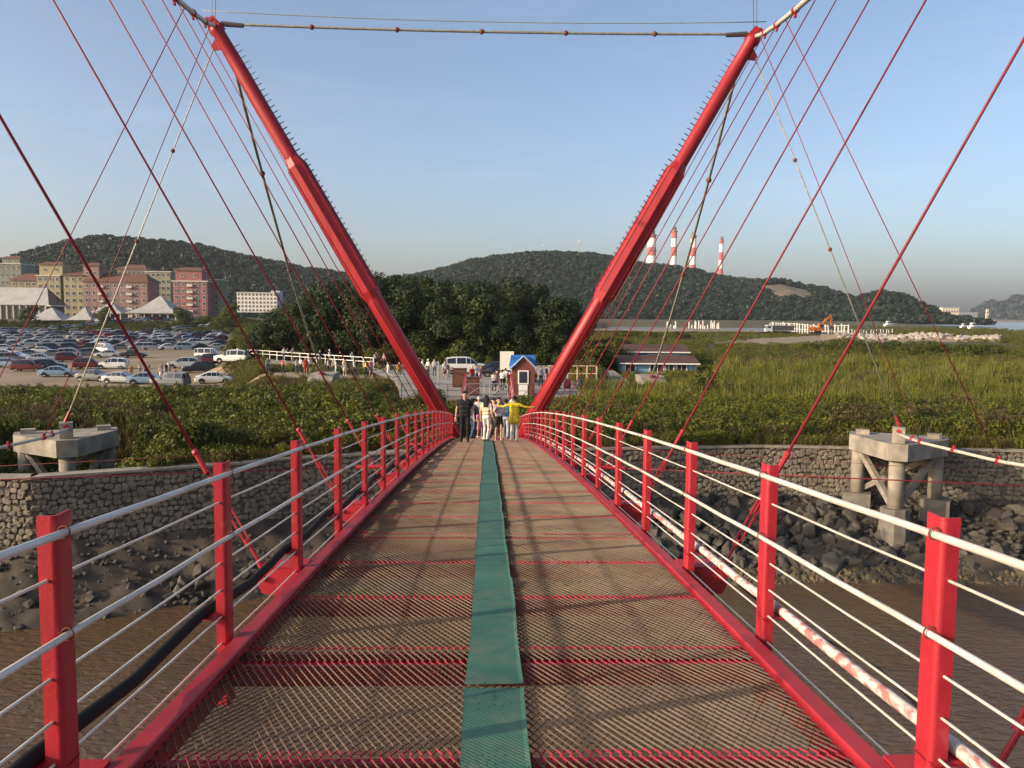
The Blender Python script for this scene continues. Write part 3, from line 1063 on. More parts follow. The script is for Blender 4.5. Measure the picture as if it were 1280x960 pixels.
ROPE_L = mat("rail_wire", (0.66, 0.64, 0.58), 0.42, (0.52, 0.49, 0.42), 3.5, 0.5, 0.15, 300, metal=0.15)
DW = np.concatenate([np.arange(POST_D[0] - 1, 24, 0.63), np.arange(24, END - .5, 1.26), [END - 0.5]])
for s in (-1, 1):
    for hh, rr, xo in ((1.04, 0.0155, -0.040), (0.87, 0.0062, 0.018), (0.67, 0.0135, -0.038), (0.51, 0.0062, 0.018), (0.35, 0.0062, 0.018),
                       (0.19, 0.0062, 0.018), (0.03, 0.0062, 0.018)):
        pts = []
        for D in DW:
            ph = ((D - POST_D[0]) / PITCH_POST) % 1.0
            sag = -0.006 * math.sin(ph * math.pi) * (1.6 if hh == 0.67 else 1.0)
            pts.append((s * (HALF + xo), D, deck_z(D) + hh * GROW(D) + sag))
        o = part(MB().tube(pts, rr, 8 if rr > .01 else 6), "railing_wire" if rr < .01 else "railing_rope", ROPE_L, True)

# pipes that ride on the shelf plates outside the posts
def peel_extra(nt, b, src):
    pass


PEEL = mat("peeling_red_paint", (0.58, 0.53, 0.48), 0.6, (0.36, 0.09, 0.075), 24.0, 0.42, 0.25, 60, coords='World', detail=12, ramp=(0.47, 0.60), stretch=(1, .5, 1))
HOSE = BLACK
for s, m, rr, lab in ((1, PEEL, 0.029, "red pipe with white paint peeling off"), (-1, HOSE, 0.032, "thick black rubber hose")):
    pts = []
    for D in np.concatenate([np.arange(-6, 20, 0.47), np.arange(20, 50, 1.2)]):
        ph = ((D - POST_D[0]) / PITCH_POST) % 1.0
        pts.append((s * (1.715 + (0.012 * math.sin(D * 1.7) if s < 0 else 0)), D,
                    deck_z(D) + 0.178 + rr - (0.05 if s < 0 else 0.012) * math.sin(ph * math.pi) ** 2))
    o = part(MB().tube(pts, rr, 12), "service_pipe", m, True)
    o["label"] = lab
wire = [(1.74 + 0.03 * math.sin(D * 2.1), D, deck_z(D) + 0.25 - 0.10 * abs(math.sin(D * 0.83))) for D in np.arange(-4, 12, 0.25)]
part(MB().tube(wire, 0.006, 5), "service_wire", BLACK, True)


# hangers, main cables, outriggers
TOWER_D = 38.5
TT = Vector((12.0, TOWER_D, CAM_Z + 12.38))
TTX = {-1: 12.15, 1: 11.75}


def cable_pt(D, s):
    d = TOWER_D - D
    z = CAM_Z + 12.42 - 0.315 * d + 0.0045 * d * d
    return Vector((s * (1.85 + (0.566 if s < 0 else 0.548) * (z - deck_z(D))), D, z))


def outrigger_mesh(s):
    mb = MB()
    mb.prism([(0, -0.17), (0.36, -0.10), (0.40, -0.02), (0.40, 0.06), (0.34, 0.12), (0, 0.12)], (s, 0, 0), (0, 0, 1), (0, 0.012, 0), (-0.05 * s, -0.10, 0))
    mb.prism([(0, -0.17), (0.36, -0.10), (0.40, -0.02), (0.40, 0.06), (0.34, 0.12), (0, 0.12)], (s, 0, 0), (0, 0, 1), (0, 0.012, 0), (-0.05 * s, 0.10, 0))
    mb.box((0.13 * s, 0.0, 0.126), (0.36, 0.22, 0.012))
    mb.tube([(0.30 * s, -0.13, 0.03), (0.30 * s, 0.14, 0.03)], 0.026, 8)
    return mb.mesh("outrigger", RED)


OUTR = {s: outrigger_mesh(s) for s in (-1, 1)}
HANG_D = [7.12 + BAY * k for k in range(-3, 8)]
for s in (-1, 1):
    for D in HANG_D:
        inst(OUTR[s], "outrigger", (s * 1.60, D - 0.22, deck_z(D) - 0.05))
        a = Vector((s * 1.90, D - 0.22, deck_z(D) - 0.02))
        b = cable_pt(D, s)
        d = (b - a).normalized()
        hg = part(MB().tube([a + d * 0.95, b], 0.0135 if D < 20 else 0.016, 8), "hanger", RED_C, True)
        side = d.cross(Vector((0, 1, 0))).normalized()
        tb = MB()
        tb.tube([a, a + d * 0.14], 0.028, 8).ball(a, (0.04, 0.04, 0.04), 0, 8, 6)
        tb.tube([a + d * 0.1, a + d * 0.30], 0.013, 8)
        tb.tube([a + d * 0.28, a + d * 0.34], 0.030, 8).tube([a + d * 0.72, a + d * 0.78], 0.030, 8)
        for q in (-1, 1):
            tb.beam(a + d * 0.32 + side * 0.022 * q, a + d * 0.74 + side * 0.022 * q, 0.020, 0.014, up=side)
        tb.tube([a + d * 0.60, a + d * 1.02], 0.013, 8).tube([a + d * 0.98, a + d * 1.16], 0.024, 8).ball(a + d * 1.17, 0.032, 0, 8, 6)
        part(tb, "turnbuckle", RED, parent=hg)
    pts = [cable_pt(D, s) for D in np.linspace(-8, TOWER_D, 30)]
    mc = part(MB().tube(pts, 0.085, 10), "main_cable", ROPE, True)
    for D in HANG_D:
        p, q = cable_pt(D - .12, s), cable_pt(D + .12, s)
        cl = MB().tube([p, q], 0.12, 10)
        cl.box((p + q) / 2 - Vector((0, 0, .15)), (0.06, 0.12, 0.16))
        part(cl, "cable_clamp", RED, parent=mc)

# pylons
PYL_DIR = None
for s in (-1, 1):
    foot = Vector((s * 0.95, TOWER_D, 5.2))
    top = Vector((s * TTX[s], TOWER_D, TT.z))
    ax = (top - foot).normalized()
    Ltot = (top - foot).length

    def on(zabs):
        return foot + (top - foot) * ((zabs - foot.z) / (top.z - foot.z))
    z_hi, z_lo = 18.7, 12.55
    prof = [(foot, 0.37), (on(z_lo - .15), 0.36), (on(z_lo + .5), 0.37), (on(z_hi - .5), 0.35), (on(z_hi), 0.32), (on(22.5), 0.31), (top - ax * 0.35, 0.28),
            (top - ax * 0.25, 0.33), (top, 0.33)]
    py = part(MB().tube([p for p, r in prof], [r for p, r in prof], 24), "pylon", RED_T, True)
    inn = Vector((-s, 0, 0)) - ax * Vector((-s, 0, 0)).dot(ax)
    inn.normalize()                                  # points in and up
    oth = ax.cross(inn)
    sl = [(on(z_lo - .05), 0.37), (on(z_lo + .32), 0.475), (on(z_hi - .32), 0.445), (on(z_hi + .05), 0.33)]
    part(MB().tube([p for p, r in sl], [r for p, r in sl], 8), "stiffener_sleeve", RED_T, parent=py)
    u0 = ax.cross(Vector((0, 0, 1)) if abs(ax.z) < 0.9 else Vector((1, 0, 0))).normalized()
    for k in range(8):
        a = 2 * math.pi * k / 8
        rdir = u0 * math.cos(a) + ax.cross(u0) * math.sin(a)
        part(MB().beam(sl[1][0] + rdir * 0.475, sl[2][0] + rdir * 0.445, 0.045, 0.05, up=rdir), "stiffener_fin", RED_T, parent=py)
    for k in range(6):
        a = 2 * math.pi * k / 6 + 0.3
        rdir = inn * math.cos(a) + oth * math.sin(a)
        p0, p1 = foot + ax * 0.4, on(z_lo - .1)
        part(MB().beam(p0 + rdir * 0.375, p1 + rdir * 0.365, 0.05, 0.05, up=rdir), "weld_strip", RED_T, parent=py)
    z = 12.8
    while z < TT.z - 0.8:
        p = on(z)
        r0 = 0.27 if z > z_hi else 0.36
        r1 = r0 + (0.25 if z > z_hi else 0.22)
        q = oth * 0.13 - ax * 0.05 * s
        part(MB().tube([p + inn * r0 - q, p + inn * r1 - q, p + inn * r1 + q, p + inn * r0 + q], 0.014, 5), "ladder_rung", STEEL, parent=py)
        z += 0.235
    hd = MB()
    hd.box(top + ax * 0.10, (0.62, 0.55, 0.24), 0, Matrix.Rotation(-s * R(30), 3, 'Y'))
    for q in (-0.16, 0.16):
        hd.prism([(-0.34, -0.30), (0.34, -0.30), (0.20, 0.34), (-0.20, 0.34)], inn, ax, oth * 0.03, top + ax * 0.05 + oth * q)
    hd.tube([top + ax * 0.25 - oth * 0.3, top + ax * 0.25 + oth * 0.3], 0.09, 10)
    part(hd, "pylon_head", RED, parent=py)
    lug = MB()
    lug.prism([(0, -0.25), (0.34, -0.1), (0.34, 0.1), (0, 0.3)], -inn, ax, oth * 0.05, top - ax * 0.75 - oth * 0.025 - inn * 0.26)
    part(lug, "cable_lug", RED, parent=py)
    part(MB().tube([top + Vector((0, 0, .2)), top + Vector((-s * 0.15, 0, 3.0))], 0.018, 6).tube([top + Vector((s * .14, 0, .2)), top + Vector((s * 0.02, 0, 3.1))], 0.014, 6),
         "lightning_rod", STEEL, parent=py)
    # side stay down to the concrete anchor pier
    a = top - ax * 0.75 - inn * 0.52
    b = Vector((s * 19.15, TOWER_D - 0.2, CAM_Z - 5.15))
    st = part(MB().tube([a, b], 0.033, 8), "side_stay", ROPE_D if s > 0 else ROPE, True)
    for t in (0.27, 0.51):
        p = a + (b - a) * t
        part(MB().ball(p, 0.10, 0, 8, 6), "stay_clamp", RUST, parent=st)
    part(MB().tube([b + (a - b).normalized() * 0.55, b], [0.05, 0.09], 8), "stay_socket", RED, parent=st)
    # back stay to the anchor block on the shore
    a = top - ax * 1.1 + Vector((0, 0.25, 0))
    b = Vector((s * 15.2, 78.0, CAM_Z - 6.2))
    pts = [a + (b - a) * t - Vector((0, 0, 0.9 * 4 * t * (1 - t))) for t in np.linspace(0, 1, 15)]
    st = part(MB().tube(pts, 0.078, 8), "back_stay", ROPE_D if s < 0 else ROPE_D, True)
    for t in (0.2, 0.45, 0.72):
        p = a + (b - a) * t - Vector((0, 0, 0.9 * 4 * t * (1 - t)))
        part(MB().ball(p, 0.16, 0, 8, 6), "stay_clamp", RUST, parent=st)
    d = (a - b).normalized()
    part(MB().tube([b + d * 1.8, b], [0.09, 0.20], 8), "stay_socket", RED, parent=st)
    # wind cable, its clamps, its ties to the deck and to the main cable
    W = [(TOWER_D, 19.0, -5.45), (34.5, 18.15, -5.3), (28.0, 17.5, -4.95), (22.0, 16.4, -4.3), (16.9, 15.4, -3.6), (13.1, 14.6, -2.95), (5, 13.6, -2.2), (-6, 12.8, -1.8)]
    wd, wxx, wz = zip(*W)
    wp = lambda D: Vector((s * float(np.interp(D, wd[::-1], wxx[::-1])), D, CAM_Z + float(np.interp(D, wd[::-1], wz[::-1]))))
    wc = part(MB().tube([wp(D) for D in np.linspace(TOWER_D - .3, -6, 34)], 0.062, 8), "wind_cable", ROPE, True)
    for D in (35.6, 34.5, 31.4, 28.0, 24.5, 22.0):
        part(MB().tube([wp(D - .1), wp(D + .1)], 0.10, 8).box(wp(D) + Vector((0, 0, .12)), (0.05, 0.12, 0.12)), "cable_clamp", RED, parent=wc)
    for D in (34.5, 28.0):
        part(MB().tube([wp(D), cable_pt(D + (1.6 if D > 30 else 0), s)], 0.017, 5), "tie_wire", RED_C, True)
    for D in (13.1, 20.7):
        e = Vector((s * 1.72, D, deck_z(D) - 0.05 + (.35 if D < 14 else .3)))
        f = wp(D)
        f.z = e.z - 0.15
        f.z = wp(D).z
        tw = part(MB().tube([e, f], 0.010 if D < 14 else 0.005, 5), "deck_tie", RED_C, True)
        part(MB().tube([e - Vector((s * .1, 0, 0)), e + (f - e).normalized() * 0.4], 0.03, 8), "tie_socket", RED, parent=tw)
# ropes between the pylon heads
a, b = Vector((-TTX[-1] + .25, TOWER_D, TT.z + 0.12)), Vector((TTX[1] - .25, TOWER_D, TT.z + 0.12))
cr = part(MB().tube([a + (b - a) * t - Vector((0, 0, 0.12 * 4 * t * (1 - t))) for t in np.linspace(0, 1, 17)], 0.062, 8), "head_rope", ROPE_D, True)
for t in (0.17, 0.33, 0.49, 0.65, 0.82):
    part(MB().ball(a + (b - a) * t - Vector((0, 0, 0.12 * 4 * t * (1 - t))), 0.12, 0, 8, 6), "rope_clamp", RUST, parent=cr)
for s in (-1, 1):
    p = Vector((s * (TTX[s] - 0.30), TOWER_D, TT.z + 0.12))
    part(MB().tube([p, p - Vector((s * 0.95, 0, 0.06))], [0.12, 0.10], 8), "rope_socket", STEEL, parent=cr)
part(MB().tube([a + Vector((-.8, 0, .55)) + (b - a + Vector((1.6, 0, 0))) * t - Vector((0, 0, 0.25 * 4 * t * (1 - t))) for t in np.linspace(0, 1, 13)], 0.02, 5),
     "head_wire", ROPE_D, True)
# pylon pedestal
pd = MB().box((0, TOWER_D, 4.2), (4.2, 2.4, 2.6), 0, None, 0.8).box((0, TOWER_D, 1.6), (5.0, 3.2, 2.8))
part(pd, "pedestal", CONC)
# taller red end frames where the deck meets the plaza
for s in (-1, 1):
    part(MB().box((s * 1.62, END - 0.25, PLAT + 0.85), (0.14, 0.14, 1.9)), "end_post", RED)
    part(MB().beam((s * 1.62, END - 0.3, PLAT + 1.68), (s * 1.62, END - 11, deck_z(END - 11) + 1.12), 0.10, 0.12), "end_rail", RED)
    part(MB().beam((s * 1.62, END - 0.3, PLAT + 0.5), (s * 1.62, END - 11, deck_z(END - 11) + 0.3), 0.04, 0.75), "end_panel", RED)

# green mats down the middle of the deck
def mat_extra(nt, b, src):
    v = nt.nodes.new("ShaderNodeTexVoronoi")
    v.inputs["Scale"].default_value = 34.0
    nt.links.new(src, v.inputs["Vector"])
    n = nt.nodes.new("ShaderNodeTexNoise")
    n.inputs["Scale"].default_value = 3.0
    nt.links.new(src, n.inputs["Vector"])
    th = nt.nodes.new("ShaderNodeMapRange")
    th.inputs[1].default_value, th.inputs[2].default_value = 0.44, 0.60
    th.inputs[3].default_value, th.inputs[4].default_value = 0.0, 0.24
    nt.links.new(n.outputs[0], th.inputs[0])
    lt = nt.nodes.new("ShaderNodeMath")
    lt.operation = 'LESS_THAN'
    nt.links.new(v.outputs["Distance"], lt.inputs[0])
    nt.links.new(th.outputs[0], lt.inputs[1])
    prev = b.inputs["Base Color"].links[0].from_socket
    mx = nt.nodes.new("ShaderNodeMix")
    mx.data_type = 'RGBA'
    nt.links.new(lt.outputs[0], mx.inputs[0])
    nt.links.new(prev, mx.inputs[6])
    mx.inputs[7].default_value = (0.012, 0.014, 0.012, 1)
    dn = nt.nodes.new("ShaderNodeTexNoise")
    dn.inputs["Scale"].default_value = 5.5
    dn.inputs["Detail"].default_value = 9
    nt.links.new(src, dn.inputs["Vector"])
    dr = nt.nodes.new("ShaderNodeMapRange")
    dr.inputs[1].default_value, dr.inputs[2].default_value, dr.inputs[4].default_value = 0.48, 0.78, 0.65
    nt.links.new(dn.outputs[0], dr.inputs[0])
    dm = nt.nodes.new("ShaderNodeMix")
    dm.data_type = 'RGBA'
    dm.inputs[7].default_value = (0.15, 0.17, 0.125, 1)
    nt.links.new(dr.outputs[0], dm.inputs[0])
    nt.links.new(mx.outputs[2], dm.inputs[6])
    nt.links.new(dm.outputs[2], b.inputs["Base Color"])
    ck = nt.nodes.new("ShaderNodeTexWave")
    ck.inputs["Scale"].default_value = 22.0
    ck.inputs["Distortion"].default_value = 0.5
    ck.bands_direction = 'DIAGONAL'
    nt.links.new(src, ck.inputs["Vector"])
    bp = nt.nodes.new("ShaderNodeBump")
    bp.inputs["Strength"].default_value = 0.35
    bp.inputs["Distance"].default_value = 0.004
    nt.links.new(ck.outputs["Fac"], bp.inputs["Height"])
    nt.links.new(bp.outputs[0], b.inputs["Normal"])


MATG = mat("green_rubber", (0.052, 0.160, 0.112), 0.75, (0.038, 0.120, 0.090), 1.6, 0.5, coords='World', detail=8, extra=mat_extra, spec=0.3)
MAT_ENDS = [-2.5, 1.2, 4.12, 6.42, 8.2, 10.0, 12.1, 15.5, 19.0, 24.0, 31.0]
MAT_LABELS = ["green rubber mat on the deck", "green rubber deck mat with a curled gap at its end", "worn green rubber deck mat pocked with small holes"]
for i in range(len(MAT_ENDS) - 1):
    d0, d1 = MAT_ENDS[i] + 0.012, MAT_ENDS[i + 1] - 0.012
    n = 9 if d1 - d0 < 4 else 14
    vs, fs = [], []
    xo = -0.022 + RNG.normal(0, 0.004)
    for k in range(n + 1):
        D = d0 + (d1 - d0) * k / n
        curl = 0.020 * max(0, 1 - (d1 - D) / 0.16) ** 2 if i == 2 else 0.0
        curl += 0.016 * max(0, 1 - (D - d0) / 0.2) ** 2 if i == 2 else 0.0
        w = 0.147 + 0.004 * math.sin(D * 3.1 + i)
        z = deck_z(D) + 0.019 + curl + 0.002 * math.sin(D * 7)
        for x, zz in ((-w, 0.0), (-w, 0.007), (0, 0.009), (w - .02, 0.008), (w, 0.013), (w, 0.004)):
            vs.append((x + xo + 0.006 * math.sin(D * 1.3), D, z + zz))
    for k in range(n):
        for j in range(6):
            fs.append((k * 6 + j, (k + 1) * 6 + j, (k + 1) * 6 + (j + 1) % 6, k * 6 + (j + 1) % 6))
    fs += [(0, 1, 2, 3, 4, 5), tuple(n * 6 + j for j in (5, 4, 3, 2, 1, 0))]
    o = MB().add(vs, fs).build("deck_mat", MATG)
    tag(o, "long green rubber mat laid along the middle of the bridge deck", "mat", "green mats along the deck")

# ------------------------------------------------------------------ concrete anchor piers
def anchor_pier(s, label):
    rz = -s * R(26)
    root = empty("anchor_pier", (s * (19.12 + 1.15 * math.sin(R(26))), TOWER_D - 0.2 + 1.15 * math.cos(R(26)), 0.0), rz)
    tag(root, label, "pier", "concrete cable anchor piers")
    zt = CAM_Z - 5.9
    # triangular cap: blunt corner towards the river
    cap = [(-0.45, -2.15), (0.45, -2.15), (2.35, 0.6), (2.35, 1.7), (-2.35, 1.7), (-2.35, 0.6)]
    cap = [(x * 0.94, y + 0.35) for x, y in cap]
    MB().prism(cap, (1, 0, 0), (0, 1, 0), (0, 0, 0.78), (0, 0, zt - 0.78)).build("cap_slab", CONC, root)
    cols = [(0.0, -1.15), (-1.75, 1.35), (1.75, 1.35)]
    for i, (x, y) in enumerate(cols):
        zb = 3.0 if i == 0 else 3.15
        MB().tube([(x, y, zb), (x, y, zt - 0.78)], 0.36 if i == 0 else 0.33, 18).build("column", CONC, root, True)
        ft = MB().tube([(x, y, -0.6), (x, y, 1.9), (x, y, zb)], [.70, .70, .62], 8) if i == 0 else MB().box((x, y, zb / 2 - .2), (1.3, 1.2, zb + 0.4))
        ft.build("footing", CONC_D, root)
    zc = zt - 0.9
    for x, y in ((-1.6, 1.0), (1.6, 1.0)):
        MB().beam((0.15 * np.sign(x), -1.0, 3.1), (x, y, zc), 0.26, 0.26).build("brace", CONC, root)
    MB().beam((-1.6, 1.4, 3.3), (1.6, 1.4, zc), 0.24, 0.24).build("brace", CONC, root)
    MB().box((0, -1.15, zt + 0.36), (0.55, 0.55, 0.74)).build("anchor_post", CONC, root)
    MB().tube([(0.0, -1.45, zt + 0.55), (0.0, -1.35, zt + 0.55)], 0.11, 10).build("anchor_plate", RED, root)
    for x, y in ((-1.6, 1.2), (1.6, 1.2)):
        MB().box((x, y, zt + 0.11), (0.62, 0.5, 0.22)).build("cap_block", CONC, root)
    return root


anchor_pier(-1, "concrete anchor pier standing behind the shaded stone wall before the car park")
anchor_pier(1, "concrete anchor pier with diagonal braces standing in the riprap before the stone wall")
for s, lab in ((-1, "concrete anchor block beside the sandy path with a red cable socket"), (1, "concrete anchor block in the scrub beside the blue sheds")):
    root = empty("anchor_block", (s * 15.2, 78.0, LAND))
    tag(root, lab, "anchor block")
    MB().prism([(-2.2, -.6), (2.0, -.6), (2.0, 0.9), (-0.6, 0.9), (-2.2, 0.35)], (0, 1, 0), (0, 0, 1), (2.2, 0, 0), (-1.1, 0, 0)).build("block", CONC, root)
    MB().box((0, -0.6, 0.62), (0.6, 0.7, 0.5), 0, Matrix.Rotation(R(-25), 3, 'X')).build("socket_plate", RED, root)

# ------------------------------------------------------------------ stone river walls
def stone_mesh(seed):
    rg = np.random.default_rng(seed)
    # a bulged block facing -y, unit size
    out = [(-.44, -.42), (0, -.52), (.44, -.42), (.53, 0), (.44, .42), (0, .52), (-.44, .42), (-.53, 0)]
    out = [(x * rg.uniform(.84, 1.06), z * rg.uniform(.84, 1.06)) for x, z in out]
    inn = [(x * .72 + rg.normal(0, .03), z * .72 + rg.normal(0, .03)) for x, z in out]
    vs = [(x, 0.5, z) for x, z in out] + [(x, -.22 + rg.normal(0, .06), z) for x, z in out] + [(x * 1.12, -.5 + rg.normal(0, .10), z * 1.12) for x, z in inn] + [(0, -.55, 0)]
    fs = [(i, (i + 1) % 8, 8 + (i + 1) % 8, 8 + i) for i in range(8)] + [(8 + i, 8 + (i + 1) % 8, 16 + (i + 1) % 8, 16 + i) for i in range(8)]
    fs += [(16 + i, 16 + (i + 1) % 8, 24) for i in range(8)]
    return MB().add(vs, fs)


STONES = [stone_mesh(s) for s in range(8)]
STONE_ME = [m.mesh("stone", STONE) for m in STONES]


def river_wall(path, label, first_span):
    """path: corner points of the face; first_span(x) True where stones are built one by one"""
    root = empty("stone_wall", (path[0][0], path[0][1], 3.0))
    tag(root, label, "wall")
    off = Vector((-path[0][0], -path[0][1], -3.0))
    core, cope = MB(), MB()
    n_single, rest = 0, MB()
    cand = []
    for (x0, y0), (x1, y1) in zip(path[:-1], path[1:]):
        p0, p1 = Vector((x0, y0, 0)), Vector((x1, y1, 0))
        d = (p1 - p0).normalized()
        L = (p1 - p0).length
        nrm = Vector((d.y, -d.x, 0))                      # towards the river
        rot = math.atan2(d.y, d.x)
        core.prism([(0, 0), (L, 0), (L, 0.55), (0, 0.55)], d, -nrm, (0, 0, 2.9), p0 + Vector((0, 0, 2.35)) + off)
        cope.prism([(-.03, -0.14), (L + .03, -0.14), (L + .03, 0.6), (-.03, 0.6)], d, -nrm, (0, 0, 0.10), p0 + Vector((0, 0, LAND - 0.04)) + off)
        z = 2.55
        while z < LAND - 0.12:
            h = RNG.uniform(0.20, 0.27)
            h = min(h, LAND - 0.06 - z)
            u = RNG.uniform(-0.3, 0.0)
            while u < L - 0.1:
                w = RNG.uniform(0.22, 0.38)
                uc = u + w / 2
                if 0.06 < uc < L - 0.06:
                    c = p0 + d * uc + nrm * 0.02 + Vector((0, 0, z + h / 2 + RNG.normal(0, .045)))
                    cand.append((c, rot, w * 1.02, h * RNG.uniform(.9, 1.22), int(RNG.integers(0, 8)), RNG.normal(0, 0.14)))
                u += w
            z += h
    core.build("mortar_core", MORTAR, root)
    cope.build("coping", CONC, root)
    cand.sort(key=lambda q: 0 if first_span(q[0].x, q[0].z) else 1)
    for c, rot, w, h, k, tilt in cand:
        if n_single < 300 and first_span(c.x, c.z):
            o = link("stone", STONE_ME[k], root, c + off)
            o.rotation_euler = (0, tilt, rot)
            o.scale = (w, 0.16, h)
            n_single += 1
        else:
            M = Matrix.Translation(c + off) @ Euler((0, tilt, rot)).to_matrix().to_4x4() @ Matrix.Diagonal((w, 0.16, h, 1))
            rest.add([M @ Vector(v) for v in STONES[k].v], STONES[k].f)
    if rest.v:
        tag(rest.build("stonework", STONE, root), kind="stuff")


river_wall([(-46, 33.2), (-18.0, 33.2), (-10.8, 36.6), (-8.6, 38.0), (-3.0, 40.0)],
           "rubble stone river wall with a corner, before the grassy bank of the car park", lambda x, z: x > -22 and z > 2.9)
river_wall([(-3.0, 40.0), (3.5, 40.6), (14.0, 42.0), (26.0, 41.0), (48, 39.1)],
           "rubble stone river wall running behind the braced concrete pier and riprap", lambda x, z: 3.0 < x < 15.0 and z > 2.9)

# ------------------------------------------------------------------ riprap boulders
def boulder_mesh(seed):
    rg = np.random.default_rng(seed)
    import bmesh
    bm = bmesh.new()
    for _ in range(14):
        p = rg.normal(size=3)
        p /= np.linalg.norm(p)
        p *= rg.uniform(0.42, 0.58)
        bm.verts.new(p * np.array([1.0, 0.85, 0.75]))
    bmesh.ops.convex_hull(bm, input=bm.verts)
    for v in [v for v in bm.verts if not v.link_faces]:
        bm.verts.remove(v)
    bmesh.ops.bevel(bm, geom=list(bm.edges), offset=0.03, segments=1, affect='EDGES')
    me = bpy.data.meshes.new("boulder")
    bm.to_mesh(me)
    bm.free()
    me.materials.append(ROCK)
    return me


BOULD = [boulder_mesh(s) for s in range(9)]


def put_boulders(n, xr, tr, size, label, group, dens=None):
    k = 0
    tries = 0
    while k < n and tries < n * 20:
        tries += 1
        x = RNG.uniform(*xr)
        dep = float(np.interp(x, [-60, -20, -12, 0, 5, 12, 20, 60], [5.0, 5.5, 6.0, 9.0, 8.5, 9.5, 9.0, 8.0])) * 1.6
        t = RNG.uniform(*tr)
        y = float(wall_y(x)) + 0.4 - t * dep
        if dens and RNG.uniform() > dens(x, t):
            continue
        s = size * RNG.uniform(0.5, 1.0) * (1.35 if RNG.uniform() < 0.15 else 1.0)
        z = float(bank_z(x, y)) + s * 0.10
        if z < 0.3:
            continue
        o = link("boulder", BOULD[int(RNG.integers(0, 9))], None, (x, y, z))
        o.rotation_euler = tuple(RNG.uniform(0, 6.28, 3))
        o.scale = (s, s, s)
        tag(o, label, "boulder", group)
        k += 1


put_boulders(260, (3.0, 30.0), (0.04, 0.42), 1.15, "dark angular boulder heaped in the riprap below the wall with the braced pier",
             "riprap boulders around the braced pier", lambda x, t: 1.0 if x < 17 else 0.45)
put_boulders(48, (-21.0, -6.5), (0.26, 0.48), 0.75, "grey angular boulder on the muddy bank below the shaded stone wall corner",
             "boulders on the muddy bank below the wall corner")


def shingle(n, xr, tr, size, name, label, material):
    rg = RNG
    x = rg.uniform(*xr, n)
    dep = np.interp(x, [-60, -20, -12, 0, 5, 12, 20, 60], [5.0, 5.5, 6.0, 9.0, 8.5, 9.5, 9.0, 8.0]) * 1.6
    t = rg.uniform(*tr, n)
    y = wall_y(x) + 0.4 - t * dep
    z = bank_z(x, y) + 0.03
    ok = z > 0.35
    scatter(name, [proto(m) for m in material], np.stack([x, y, z], -1)[ok], size * rg.uniform(0.4, 1.2, ok.sum()), 0.8, label, "stones", 21)


def recol(me, m):
    c = me.copy()
    c.materials.clear()
    c.materials.append(m)
    return c


WEEDROCK = mat("weedy_rock", (0.13, 0.10, 0.045), 0.7, (0.05, 0.042, 0.03), 1.6, 0.5, 1.0, 7, coords='World', detail=9)
shingle(2600, (2.5, 32), (0.02, 0.50), 0.45, "small_riprap", "small dark stones filling the riprap below the wall", BOULD[:3])
shingle(2600, (6.0, 26), (0.40, 0.60), 0.50, "seaweed_rubble", "brown weed-covered rubble along the waterline before the pier", [recol(b, WEEDROCK) for b in BOULD[3:6]])
shingle(900, (-30, -4), (0.05, 0.52), 0.28, "bank_stones", "small stones strewn over the muddy bank", BOULD[5:8])

# ------------------------------------------------------------------ trees
def tree_mesh(seed, h, spread, n=7000, leaf=0.22, mats=None, conic=False):
    rg = np.random.default_rng(seed)
    tr = MB()
    th = h * 0.42
    lean = rg.normal(0, 0.05, 2)
    tr.tube([(0, 0, -0.3), (lean[0] * th * .5, lean[1] * th * .5, th * .5), (lean[0] * th, lean[1] * th, th), (lean[0] * th * 1.4, lean[1] * th * 1.4, h * 0.75)],
            [h * 0.022, h * 0.017, h * 0.013, h * 0.004], 8)
    lobes = []
    m = 15
    for k in range(m):
        a = 2 * math.pi * k / m * 2.4 + rg.normal(0, .3)
        zt = rg.uniform(0.24, 0.92)
        rr = spread * (1 - abs(zt - 0.5) * 1.25) * rg.uniform(0.45, 0.95)
        if conic:
            rr = spread * (1.05 - zt) * rg.uniform(0.6, 1.0)
        c = (math.cos(a) * rr, math.sin(a) * rr, zt * h)
        s = spread * rg.uniform(0.26, 0.46)
        lobes.append((*c, s, s, s * 0.78))
        st = (lean[0] * th, lean[1] * th, h * min(zt * 0.6 + .05, .6))
        tr.tube([st, tuple((np.array(st) + np.array(c)) / 2 + np.array([0, 0, .2])), c], [h * 0.009, h * 0.006, h * 0.002], 5)
    lobes.append((0, 0, h * 0.6, spread * .55, spread * .55, h * .28))
    cr = leaf_cloud(lobes, n, leaf, seed + 50, mats or [G_TREE, G_TREE2])
    return tr.mesh("trunk", BARK, True), cr


TREES = [tree_mesh(100, 11.5, 4.2), tree_mesh(101, 10.5, 4.6, mats=[G_TREE]), tree_mesh(102, 12.5, 3.9, mats=[G_TREE, G_TREE]),
         tree_mesh(103, 9.5, 4.0, mats=[G_TREE2, G_TREE]), tree_mesh(104, 13.0, 2.3, 3000, conic=True, mats=[G_TREE])]
SMALL = [tree_mesh(110, 5.0, 2.3, 1900, 0.24, [G_TREE2, G_BUSH]), tree_mesh(111, 4.2, 2.1, 1700, 0.22, [G_BUSH])]


def tree(me, loc, s, label, group, sz=1.0):
    root = empty("tree", loc, RNG.uniform(0, 6.28))
    root.scale = (s, s, s * sz)
    tag(root, label, "tree", group)
    link("trunk", me[0], root)
    link("crown", me[1], root)
    return root


